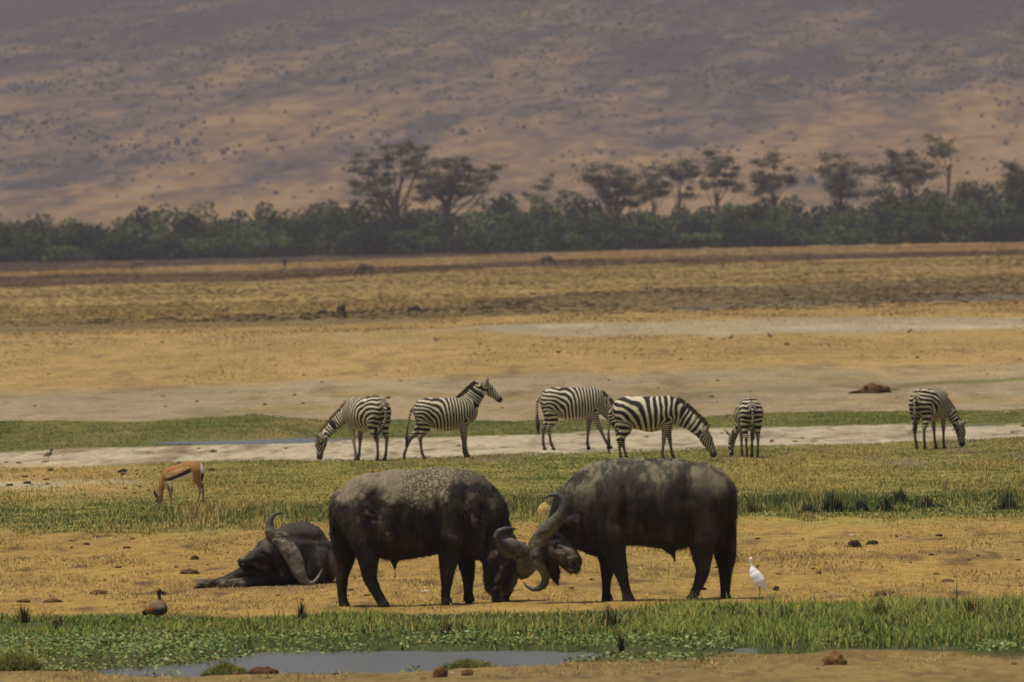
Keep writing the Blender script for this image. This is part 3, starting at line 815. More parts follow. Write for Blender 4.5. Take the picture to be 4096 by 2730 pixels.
def buffalo_mudded():
    T, loc = tracer(1250, 1780, .4464, 1650, 2424)
    root = empty('buffalo', loc)
    tag(root, 'buffalo with cracked pale mud on its back pushing its lowered head against the other bull', 'buffalo', 'buffalo on the dry belt')
    y1, y2 = -.17, .17
    tubes = [
        dict(pts=[T(405, 600, 222, 0, 200), T(560, 560, 318, 0, 250), T(750, 635, 405, 0, 285), T(950, 618, 392, 0, 280), T(1150, 592, 386, 0, 255), T(1300, 604, 386, 0, 228), T(1400, 640, 350, 0, 205)], k=.05),
        dict(pts=[T(1380, 640, 340, 0, 190), T(1480, 705, 288, 0, 170), T(1580, 830, 232, -.02, 140), T(1665, 930, 185, -.04, 120)], k=.08),
        # near and far hind legs
        dict(pts=[T(450, 640, 190, -.13, 120), T(480, 860, 135, y1, 98), T(508, 1020, 98, y1 - .02, 74), T(516, 1150, 72, y1 - .02, 54), T(530, 1210, 62, y1 - .02, 48), T(578, 1310, 48, y1 - .02, 40), T(622, 1392, 44, y1 - .02, 40), T(640, 1428, 55, y1 - .02, 46)], k=.05),
        dict(pts=[T(340, 640, 170, .13, 110), T(318, 860, 118, y2, 88), T(300, 1020, 92, y2, 66), T(272, 1150, 66, y2, 50), T(268, 1210, 58, y2, 46), T(268, 1310, 47, y2, 40), T(272, 1395, 44, y2, 40), T(285, 1430, 56, y2, 46)], k=.05),
        # forelegs
        dict(pts=[T(1280, 760, 170, -.15, 110), T(1245, 940, 112, y1, 82), T(1222, 1080, 82, y1, 60), T(1212, 1190, 62, y1, 48), T(1200, 1280, 44, y1, 40), T(1196, 1360, 42, y1, 38), T(1205, 1408, 54, y1, 46)], k=.05),
        dict(pts=[T(1370, 780, 150, .15, 100), T(1380, 940, 100, y2, 80), T(1388, 1080, 76, y2, 58), T(1400, 1190, 58, y2, 46), T(1400, 1270, 44, y2, 40), T(1396, 1340, 42, y2, 38), T(1402, 1392, 52, y2, 44)], k=.05),
        # head
        dict(pts=[T(1690, 940, 150, -.06, 112), T(1700, 1070, 165, -.07, 118), T(1700, 1190, 148, -.08, 96), T(1692, 1300, 108, -.09, 80), T(1692, 1370, 82, -.09, 74)], k=.05),
        dict(pts=[T(1600, 1080, 62, -.06, 70), T(1590, 1200, 58, -.06, 60), T(1590, 1290, 46, -.06, 50)], k=.05),
        dict(pts=[T(1790, 1020, 75, -.16, 34), T(1770, 1150, 45, -.15, 24)], k=.05),            # brow ridge
        dict(pts=[T(1700, 985, 26, -.17, 20), T(1640, 1000, 42, -.22, 14), T(1590, 1030, 22, -.24, 10)], k=.015),  # ear
        # shoulder blade, haunch, spine relief
        dict(pts=[T(1270, 480, 150, -.20, 60), T(1260, 800, 120, -.20, 70)], k=.08),
        dict(pts=[T(420, 520, 130, -.16, 60), T(470, 720, 130, -.17, 60)], k=.08),
        # dewlap folds, sheath
        dict(pts=[T(1480, 900, 70, 0, 40), T(1440, 1000, 46, 0, 30)], k=.06),
        dict(pts=[T(740, 1030, 40, 0, 40), T(745, 1085, 22, 0, 22), T(746, 1120, 10, 0, 10), T(746, 1185, 6, 0, 6)], k=.02),
        # tail
        dict(pts=[T(262, 410, 26, 0), T(205, 450, 22, 0), T(182, 560, 19, -.01), T(192, 780, 18, -.02), T(222, 930, 24, -.02), T(242, 1010, 30, -.02), T(235, 1110, 18, -.02), T(235, 1160, 7, -.02)], k=.02),
    ]
    V, Q = sdf_mesh(tubes, .0115, 4)
    cx, cy = T.inv(V)
    col = hide_colour(V)
    edge = interp(cx, [(150, 500), (300, 530), (430, 500), (600, 420), (700, 470), (850, 500), (950, 540), (1100, 520), (1230, 500), (1280, 380), (1350, 330), (1450, 330), (1600, 380), (1750, 300)])
    n = fbm(V[:, 0] * 4, V[:, 1] * 4, V[:, 2] * 4, seed=331); n2 = fbm(V[:, 0] * 17, V[:, 1] * 17, V[:, 2] * 17, seed=332)
    mud = sstep(-45, 60, edge - cy + n * 110 + n2 * 60)
    fade = interp(cx, [(1250, 1), (1420, .55), (1700, .12), (1800, 0)])
    mud = mud * fade * (.82 + .3 * n2)
    mud *= 1 - .75 * np.exp(-(((cx - 600) / 70) ** 2 + ((cy - 420) / 50) ** 2))
    mud *= 1 - .6 * np.exp(-(((cx - 1330) / 60) ** 2 + ((cy - 420) / 110) ** 2))
    for (a, b, ra, rb, s) in ((540, 610, 110, 80, .8), (1450, 660, 60, 45, .9), (1520, 490, 120, 110, .45), (1400, 560, 60, 90, .4), (1650, 560, 40, 60, .5), (430, 640, 60, 60, .5), (690, 790, 28, 18, .9), (1650, 985, 50, 18, .5), (1760, 1060, 40, 14, .35), (1700, 1345, 60, 18, .35), (1650, 1190, 30, 60, .16)):
        mud = np.maximum(mud, s * np.exp(-(((cx - a) / ra) ** 2 + ((cy - b) / rb) ** 2)) * (V[:, 1] < 0) * sstep(0, .35, n2 + .1))
    red = np.exp(-(((cx - 235) / 45) ** 2 + ((cy - 1110) / 80) ** 2))[:, None]
    col = col * (1 - red) + np.array((.07, .032, .018)) * red
    ear = np.exp(-(((cx - 1620) / 60) ** 2 + ((cy - 1000) / 36) ** 2))[:, None] * (V[:, 1] < -.17)[:, None]
    col = col * (1 - ear) + np.array((.09, .06, .045)) * ear
    crack = sstep(760, 900, cx) * sstep(1560, 1400, cx) * .85 + .35 * sstep(900, 700, cx)
    SK = [(470, 330, 520, 360, 55, 3.0), (250, 420, 460, 330, 40, 1.4), (600, 480, 640, 640, 80, -3.6), (560, 640, 600, 930, 42, -3.0), (400, 560, 380, 800, 90, 2.2), (330, 900, 420, 980, 34, -1.6),
          (1150, 560, 1120, 900, 38, -2.8), (1240, 480, 1250, 800, 90, 2.6), (1110, 880, 1180, 940, 40, -2.0), (1180, 800, 1330, 860, 30, 1.6), (1400, 420, 1420, 900, 40, -2.2), (1480, 520, 1560, 820, 60, 2.0), (1530, 560, 1500, 900, 22, -1.8),
          (1600, 760, 1560, 1000, 18, -1.8), (1640, 800, 1610, 980, 16, 1.6), (1340, 620, 1330, 820, 30, -1.2),
          (760, 330, 700, 850, 26, .4), (850, 330, 800, 880, 24, -.4), (900, 330, 860, 880, 24, .4), (960, 330, 930, 880, 22, -.4), (1010, 330, 990, 880, 24, .4), (1060, 340, 1050, 880, 22, -.4),
          (600, 900, 820, 1000, 30, -1.4), (640, 840, 1000, 930, 50, 1.2),
          (480, 1120, 500, 1240, 20, -1.0), (1215, 1120, 1215, 1240, 18, 1.2),
          (1650, 1130, 1580, 1260, 22, -3.4), (1700, 1120, 1640, 1300, 26, 3.0), (1760, 1070, 1720, 1120, 22, 3.0), (1745, 1110, 1750, 1115, 16, -3.0), (1800, 1160, 1720, 1330, 18, -2.6), (1840, 1180, 1780, 1330, 24, 2.6), (1630, 1330, 1770, 1350, 14, -2.6), (1590, 1290, 1720, 1230, 12, -2.8), (1650, 1370, 1660, 1376, 14, -3.0), (1740, 1380, 1748, 1384, 14, -3.0)]
    rib = strokes(cx, cy, SK)
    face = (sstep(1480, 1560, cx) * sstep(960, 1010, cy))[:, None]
    col = col * (1 + .5 * face * (.3 + .9 * np.clip(rib[:, None] * 60, -.5, 1)))  # painted highlights on face ridges, painted shade in the furrows
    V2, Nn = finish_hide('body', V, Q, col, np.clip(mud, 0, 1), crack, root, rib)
    # hair of jaw, tail tuft and crest of the neck
    j = np.where(((cx < 1640) & (cy > 1120) & (cx > 1480)) | ((cx < 275) & (cy > 900) & (V[:, 1] > -.08) & (V[:, 1] < .05)) | ((cy < 900) & (cx > 1450) & (Nn[:, 0] > .3)) | ((cx < 250) & (cy < 900)))[0]
    j = rng.choice(j, min(2600, len(j)))
    hair_tufts('coat_hair', V2, Nn, j, .045, .007, np.array((.03, .024, .018)), M_FUR, root)
    horn_mesh(root, [T(1900, 1135, 84, -.04, 80), T(1876, 1070, 118, -.07, 84), T(1836, 1000, 126, -.11, 72), T(1780, 950, 104, -.17, 60), T(1722, 922, 66, -.25, 46), T(1676, 880, 38, -.32, 36), T(1664, 828, 34, -.36, 33), T(1686, 788, 30, -.37, 29), T(1735, 768, 26, -.36, 25), T(1790, 762, 18, -.34, 18), T(1840, 768, 8, -.30, 8)], col=(.104, .089, .055), tip=(.058, .056, .054))
    horn_mesh(root, [T(1890, 1140, 86, .03, 80), T(1940, 1130, 66, .12, 60), T(1985, 1100, 46, .22, 44), T(2010, 1050, 34, .28, 34), T(2015, 985, 22, .30, 22), T(2000, 930, 8, .28, 8)], col=(.10, .085, .065), tip=(.06, .056, .05))
    ball('eye', T(1742, 1105, 1, -.185)[:3], .018, M_EYE, root)

def buffalo_brown():
    T, loc = tracer(2050, 1780, .4464, 2650, 2410)
    root = empty('buffalo', loc)
    tag(root, 'darker brown buffalo with twisted head and curled horns locked against the mud covered bull', 'buffalo', 'buffalo on the dry belt')
    y1, y2 = -.17, .17
    tubes = [
        dict(pts=[T(1810, 560, 222, 0, 200), T(1685, 520, 345, 0, 250), T(1450, 550, 410, 0, 285), T(1200, 530, 395, 0, 282), T(1000, 520, 395, 0, 255), T(830, 556, 396, 0, 230), T(730, 590, 345, 0, 205)], k=.05),
        dict(pts=[T(740, 590, 330, 0, 190), T(640, 640, 275, 0, 165), T(555, 715, 218, -.02, 140), T(450, 800, 170, -.06, 115), T(360, 880, 130, -.10, 100)], k=.07),
        dict(pts=[T(1720, 660, 190, -.13, 120), T(1705, 870, 130, y1, 96), T(1708, 1030, 92, y1, 70), T(1712, 1130, 68, y1, 52), T(1690, 1210, 56, y1, 46), T(1655, 1300, 45, y1, 40), T(1622, 1370, 44, y1, 40), T(1606, 1404, 56, y1, 46)], k=.05),
        dict(pts=[T(1870, 640, 160, .12, 105), T(1890, 860, 112, y2, 86), T(1902, 1020, 84, y2, 62), T(1918, 1130, 62, y2, 48), T(1916, 1210, 54, y2, 44), T(1912, 1310, 45, y2, 40), T(1908, 1370, 44, y2, 38), T(1912, 1402, 58, y2, 46)], k=.05),
        dict(pts=[T(860, 720, 175, -.15, 110), T(905, 900, 122, y1, 86), T(945, 1040, 88, y1, 64), T(978, 1150, 66, y1, 50), T(1000, 1240, 47, y1, 40), T(1025, 1330, 43, y1, 38), T(1042, 1402, 58, y1, 46)], k=.05),
        dict(pts=[T(830, 760, 150, .15, 100), T(850, 930, 104, y2, 80), T(855, 1060, 76, y2, 58), T(850, 1160, 60, y2, 46), T(842, 1250, 45, y2, 40), T(840, 1330, 43, y2, 38), T(850, 1392, 56, y2, 46)], k=.05),
        # head, turned back with the muzzle under the throat
        dict(pts=[T(310, 930, 128, -.18, 110), T(400, 945, 122, -.21, 104), T(485, 985, 110, -.24, 90), T(540, 1040, 88, -.26, 76), T(545, 1078, 70, -.26, 66)], k=.05, lat=(.1, 1, 0)),
        dict(pts=[T(370, 870, 42, -.27, 30), T(420, 858, 36, -.27, 24)], k=.03),
        dict(pts=[T(500, 1075, 54, -.22, 46), T(535, 1110, 40, -.22, 38)], k=.03),
        # black hanging ear and throat hair
        dict(pts=[T(345, 1060, 74, -.10, 50), T(375, 1130, 62, -.10, 30), T(392, 1180, 38, -.11, 16), T(405, 1240, 12, -.11, 8)], k=.03),
        dict(pts=[T(470, 700, 50, -.20, 30), T(545, 672, 34, -.23, 14), T(590, 690, 12, -.24, 8)], k=.02),
        dict(pts=[T(900, 440, 150, -.19, 60), T(890, 760, 130, -.20, 70)], k=.08),
        dict(pts=[T(960, 780, 60, -.21, 40), T(985, 830, 46, -.20, 34)], k=.06),
        dict(pts=[T(1800, 480, 130, -.15, 60), T(1740, 700, 130, -.17, 60)], k=.08),
        dict(pts=[T(1560, 560, 120, -.22, 40), T(1600, 640, 80, -.21, 34)], k=.08),
        dict(pts=[T(640, 800, 80, 0, 50), T(700, 930, 55, 0, 36), T(790, 960, 60, 0, 50)], k=.06),
        dict(pts=[T(570, 780, 70, -.13, 26), T(620, 890, 46, -.11, 22)], k=.04),
        dict(pts=[T(1410, 950, 40, 0, 36), T(1450, 985, 26, 0, 22), T(1462, 1060, 10, 0, 9)], k=.03),
        dict(pts=[T(1900, 330, 40, 0), T(1985, 400, 28, 0), T(2008, 560, 24, 0), T(2000, 780, 24, 0), T(1990, 930, 32, 0), T(1982, 1040, 34, 0), T(1978, 1110, 20, 0), T(1976, 1150, 7, 0)], k=.02),
    ]
    V, Q = sdf_mesh(tubes, .0115, 4)
    cx, cy = T.inv(V)
    col = hide_colour(V, (.0165, .013, .0105))
    n = fbm(V[:, 0] * 4, V[:, 1] * 4, V[:, 2] * 3, seed=341); n2 = fbm(V[:, 0] * 16, V[:, 1] * 14, V[:, 2] * 5, seed=342)
    edge = interp(cx, [(420, 380), (600, 480), (900, 430), (1200, 420), (1500, 360), (1600, 430), (1850, 450), (2000, 380)])
    mud = sstep(-110, 140, edge - cy + n * 130) * (.12 + .55 * sstep(-.25, .45, n2 + .6 * n))
    rump = np.exp(-(((cx - 1740) / 130) ** 2 + ((cy - 310) / 120) ** 2) ** 1.3)
    mud = np.maximum(mud, .62 * rump * (.8 + .3 * n2))
    mud *= 1 - .7 * np.exp(-(((cx - 1540) / 55) ** 2 + ((cy - 300) / 120) ** 2))
    streak = fbm(V[:, 0] * 14, V[:, 1] * 3, V[:, 2] * 1.6, seed=343)
    mud = np.maximum(mud, .13 * sstep(.05, .5, streak) * sstep(1000, 500, cy) * sstep(350, 600, cx))
    for (a, b, ra, rb, s) in ((970, 800, 60, 90, .20), (1560, 560, 130, 70, .18), (410, 930, 40, 18, .55), (500, 960, 26, 18, .75), (455, 1000, 30, 20, .35), (528, 1046, 22, 20, .95), (360, 862, 60, 14, .35), (1400, 770, 60, 90, .16), (560, 690, 60, 26, .2)):
        mud = np.maximum(mud, s * np.exp(-(((cx - a) / ra) ** 2 + ((cy - b) / rb) ** 2)) * (V[:, 1] < 0) * (.6 + .6 * n2))
    red = (np.exp(-(((cx - 1760) / 130) ** 2 + ((cy - 820) / 160) ** 2)) * .5 + np.exp(-(((cx - 1985) / 40) ** 2 + ((cy - 950) / 160) ** 2)))[:, None]
    col = col * (1 - np.clip(red, 0, 1)) + np.array((.045, .025, .016)) * np.clip(red, 0, 1)
    SK = [(1740, 230, 1780, 260, 50, 2.8), (1600, 190, 1500, 170, 40, 1.0), (1590, 420, 1560, 600, 80, -3.6), (1600, 620, 1610, 880, 40, -3.0), (1760, 500, 1780, 760, 90, 2.2), (1840, 420, 1860, 760, 34, -1.4),
          (1020, 560, 1000, 860, 38, -2.6), (900, 330, 920, 700, 90, 2.4), (960, 760, 1000, 840, 36, 2.4), (1010, 870, 980, 930, 40, -2.0), (770, 480, 760, 800, 40, -1.6), (700, 420, 660, 760, 60, 1.8), (640, 620, 640, 900, 20, -2.0), (600, 640, 580, 860, 18, 1.8), (560, 700, 540, 840, 16, -1.6),
          (860, 560, 830, 820, 28, -1.4), (1120, 300, 1100, 860, 26, .4), (1180, 300, 1180, 870, 24, -.4), (1240, 300, 1240, 880, 24, .4), (1300, 300, 1310, 890, 22, -.4), (1370, 320, 1380, 900, 24, .4), (1440, 340, 1450, 900, 22, -.4),
          (1360, 900, 1560, 860, 30, -1.4), (1200, 860, 1500, 800, 50, 1.2),
          (350, 858, 440, 850, 22, 2.6), (384, 880, 388, 884, 14, -2.0), (410, 915, 460, 925, 12, -1.2), (440, 900, 540, 965, 24, 2.4), (400, 955, 470, 975, 20, 2.2), (340, 1010, 470, 1070, 14, -1.2), (450, 1050, 560, 1105, 9, -1.6), (540, 1046, 556, 1062, 14, -3.4), (510, 1010, 575, 1000, 16, 2.2), (500, 1110, 560, 1120, 18, 2.0), (300, 880, 320, 1040, 22, -2.4)]
    rib = strokes(cx, cy, SK)
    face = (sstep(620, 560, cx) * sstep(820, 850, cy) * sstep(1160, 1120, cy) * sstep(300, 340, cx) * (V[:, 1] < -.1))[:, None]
    col = col * (1 + face * (.95 + 1.5 * np.clip(rib[:, None] * 60, -.6, 1)))  # face colour carries painted light on ridges and shade in creases
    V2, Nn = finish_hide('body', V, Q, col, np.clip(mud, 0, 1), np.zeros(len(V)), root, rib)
    j = np.where(((cx < 450) & (cy > 1080) & (cy < 1260)) | ((cy < 700) & (cx < 700) & (Nn[:, 0] < -.2)) | ((cx > 1940) & (cy > 350)) | ((cx > 560) & (cx < 620) & (cy > 980)) | ((cy < 330) & (Nn[:, 2] > .75)))[0]
    j = rng.choice(j, min(4200, len(j)))
    hair_tufts('coat_hair', V2, Nn, j, .042, .007, np.array((.03, .024, .019)), M_FUR, root)
    horn_mesh(root, [T(250, 905, 100, -.19, 74), T(275, 825, 92, -.23, 64), T(325, 745, 76, -.27, 56), T(400, 680, 64, -.31, 46), T(460, 610, 54, -.33, 42), T(482, 535, 43, -.34, 37), T(464, 472, 33, -.34, 30), T(415, 436, 24, -.34, 23), T(350, 438, 16, -.34, 16), T(292, 472, 7, -.34, 7)], col=(.104, .089, .055), tip=(.055, .052, .05))
    horn_mesh(root, [T(250, 890, 96, -.20, 72), T(240, 980, 74, -.22, 60), T(238, 1050, 52, -.23, 46), T(280, 1110, 44, -.22, 40), T(306, 1170, 39, -.20, 36), T(290, 1235, 33, -.18, 31), T(240, 1277, 27, -.16, 26), T(180, 1284, 20, -.14, 20), T(130, 1255, 13, -.12, 13), T(96, 1212, 6, -.10, 6)], col=(.095, .08, .055), tip=(.045, .042, .04))
    ball('eye', T(386, 880, 1, -.335)[:3], .020, M_EYE, root)
    ball('nostril', T(540, 1050, 1, -.345)[:3], .014, M_EYE, root, (1.4, .6, .9))
    ball('eye', T(300, 960, 1, -.275)[:3], .010, M_EYE, root)

def buffalo_lying():
    T, loc = tracer(700, 1980, .29979, 1180, 2352); loc = (loc[0], loc[1], 0.0)
    root = empty('buffalo', loc)
    tag(root, 'buffalo lying down with one wide horn hanging to the ground behind the mud covered bull', 'buffalo', 'buffalo on the dry belt')
    tubes = [
        dict(pts=[T(1420, 700, 250, .12, 230), T(1560, 640, 232, .25, 300), T(1690, 625, 228, .4, 340), T(1770, 645, 228, .5, 340), T(1890, 790, 208, .6, 330), T(1930, 880, 215, .6, 320), T(1930, 1010, 205, .5, 300)], k=.07, lat=(.2, 1, 0)),
        dict(pts=[T(1500, 900, 300, .15, 280), T(1700, 930, 290, .3, 340), T(1850, 960, 270, .4, 330)], k=.08),
        dict(pts=[T(1480, 480, 60, .2, 60), T(1640, 430, 46, .4, 60), T(1760, 425, 40, .55, 60)], k=.06),
        dict(pts=[T(1900, 1000, 240, .35, 260), T(1700, 1060, 200, .1, 200), T(1500, 1080, 170, .0, 160)], k=.08),
        dict(pts=[T(1600, 840, 260, .15, 240), T(1430, 830, 235, -.08, 200), T(1320, 830, 215, -.15, 160)], k=.08),
        # head
        dict(pts=[T(1330, 770, 200, -.15, 170), T(1240, 760, 180, -.21, 150), T(1140, 820, 138, -.26, 118), T(1060, 850, 106, -.30, 100), T(990, 870, 88, -.32, 88), T(945, 875, 90, -.33, 96), T(915, 860, 62, -.34, 80)], k=.06, lat=(.3, 1, 0)),
        dict(pts=[T(1300, 980, 170, -.1, 150), T(1150, 1000, 130, -.18, 120), T(1010, 960, 90, -.27, 85)], k=.06),
        dict(pts=[T(1400, 1090, 140, -.05, 200), T(1200, 1130, 110, -.1, 150)], k=.06),
        # folded forelegs
        dict(pts=[T(1150, 1080, 120, .05, 120), T(960, 1040, 105, .02, 90), T(820, 1070, 84, 0, 70), T(680, 1120, 66, -.03, 60), T(540, 1150, 60, -.06, 56), T(430, 1165, 66, -.08, 60), T(345, 1180, 58, -.1, 52), T(275, 1208, 30, -.1, 34)], k=.03),
        dict(pts=[T(1180, 1150, 90, -.22, 90), T(980, 1155, 80, -.28, 70), T(840, 1160, 66, -.3, 60), T(740, 1165, 64, -.32, 58), T(665, 1165, 74, -.33, 62), T(640, 1195, 50, -.33, 50)], k=.03),
        dict(pts=[T(1060, 1000, 95, .1, 90), T(900, 1015, 82, .08, 80), T(760, 1090, 56, .05, 56)], k=.04),
        # ear under the horn
        dict(pts=[T(1480, 860, 60, -.2, 40), T(1450, 960, 70, -.26, 26), T(1440, 1060, 34, -.3, 14)], k=.02),
    ]
    V, Q = sdf_mesh(tubes, .011, 4)
    cx, cy = T.inv(V)
    z0 = -.04
    V[:, 2] = np.maximum(V[:, 2], z0)
    col = hide_colour(V, (.0165, .0135, .011))
    n = fbm(V[:, 0] * 4, V[:, 1] * 4, V[:, 2] * 4, seed=351); n2 = fbm(V[:, 0] * 18, V[:, 1] * 18, V[:, 2] * 18, seed=352)
    mud = .20 * sstep(750, 450, cy) * (.7 + .5 * n)
    legs = sstep(1060, 900, cx) * sstep(1040, 1110, cy)
    mud = np.maximum(mud, legs * np.clip(.30 + .55 * n2 + .3 * n, 0, .6))
    mud = np.maximum(mud, .75 * np.exp(-(((cx - 660) / 50) ** 2 + ((cy - 1150) / 45) ** 2)))
    mud = np.maximum(mud, .5 * np.exp(-(((cx - 275) / 55) ** 2 + ((cy - 1205) / 40) ** 2)))
    mud = np.maximum(mud, .6 * np.exp(-(((cx - 915) / 42) ** 2 + ((cy - 815) / 40) ** 2)))
    mud = np.maximum(mud, .06 * (cx < 1400) * (cy < 900) * (.6 + n2))
    mud = np.maximum(mud, .35 * np.exp(-(((cx - 1230) / 60) ** 2 + ((cy - 640) / 60) ** 2)))
    mud = np.maximum(mud, .30 * np.exp(-(((cx - 2120) / 40) ** 2 + ((cy - 900) / 250) ** 2)))
    SK = [(1500, 470, 1640, 560, 50, 2.6), (1400, 460, 1840, 400, 26, 1.8), (1560, 560, 1900, 600, 46, -2.8), (1860, 440, 1960, 520, 50, 3.0), (2000, 640, 2120, 760, 50, 2.6), (1700, 640, 2060, 700, 36, 2.0), (1720, 740, 1760, 1100, 50, -3.0), (1900, 760, 1960, 1150, 44, 2.4), (2060, 780, 2040, 1100, 40, -2.2),
          (1560, 700, 1560, 900, 30, -2.0), (1450, 950, 1600, 1150, 40, -2.0),
          (1240, 720, 1290, 770, 30, 2.0), (1180, 760, 1270, 800, 22, -1.8), (1030, 760, 1170, 700, 34, 1.4), (1050, 860, 1200, 860, 30, -1.6), (1000, 940, 1180, 1010, 16, -2.2), (900, 900, 1040, 960, 12, -2.0), (905, 830, 950, 840, 26, 1.4), (925, 905, 940, 905, 14, -1.6), (1100, 920, 1260, 960, 30, 1.8), (1300, 880, 1350, 1100, 36, -2.2),
          (700, 1140, 740, 1190, 16, -1.6), (480, 1130, 520, 1180, 20, -1.2), (880, 1120, 1100, 1110, 14, -2.0)]
    rib = strokes(cx, cy, SK)
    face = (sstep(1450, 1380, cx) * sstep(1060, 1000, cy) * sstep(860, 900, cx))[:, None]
    col = col * (1 + face * (.15 + 1.2 * np.clip(rib[:, None] * 60, -.6, 1)))  # brow and ridges painted lighter, furrows darker, as light and shade
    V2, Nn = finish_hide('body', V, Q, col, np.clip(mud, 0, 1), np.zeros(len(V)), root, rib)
    j = np.where(((cx > 1250) & (cx < 1450) & (cy > 1000)) | ((cy < 480) & (cx > 1400)))[0]
    hair_tufts('coat_hair', V2, Nn, rng.choice(j, min(900, len(j))), .035, .006, np.array((.026, .021, .017)), M_FUR, root)
    horn_mesh(root, [T(1450, 575, 96, -.22, 100), T(1385, 560, 112, -.24, 110), T(1325, 520, 96, -.25, 90), T(1292, 475, 76, -.26, 70), T(1284, 420, 58, -.26, 56), T(1292, 345, 46, -.25, 46), T(1320, 282, 34, -.24, 34), T(1370, 244, 22, -.23, 22), T(1425, 234, 14, -.22, 14), T(1474, 238, 6, -.22, 6)], col=(.12, .098, .060), tip=(.05, .046, .042))
    horn_mesh(root, [T(1380, 600, 84, -.26, 100), T(1480, 665, 112, -.28, 105), T(1570, 780, 120, -.32, 95), T(1630, 910, 108, -.35, 85), T(1672, 1030, 88, -.37, 72), T(1718, 1125, 62, -.37, 54), T(1785, 1180, 42, -.36, 40), T(1855, 1172, 29, -.34, 28), T(1915, 1105, 20, -.32, 20), T(1950, 1040, 14, -.3, 14), T(1974, 988, 6, -.29, 6)], col=(.12, .098, .060), tip=(.13, .12, .10))
    ball('eye', T(1265, 760, 1, -.42)[:3], .018, M_EYE, root)
    ball('nostril', T(930, 905, 1, -.455)[:3], .014, M_EYE, root, (1.6, .6, .8))

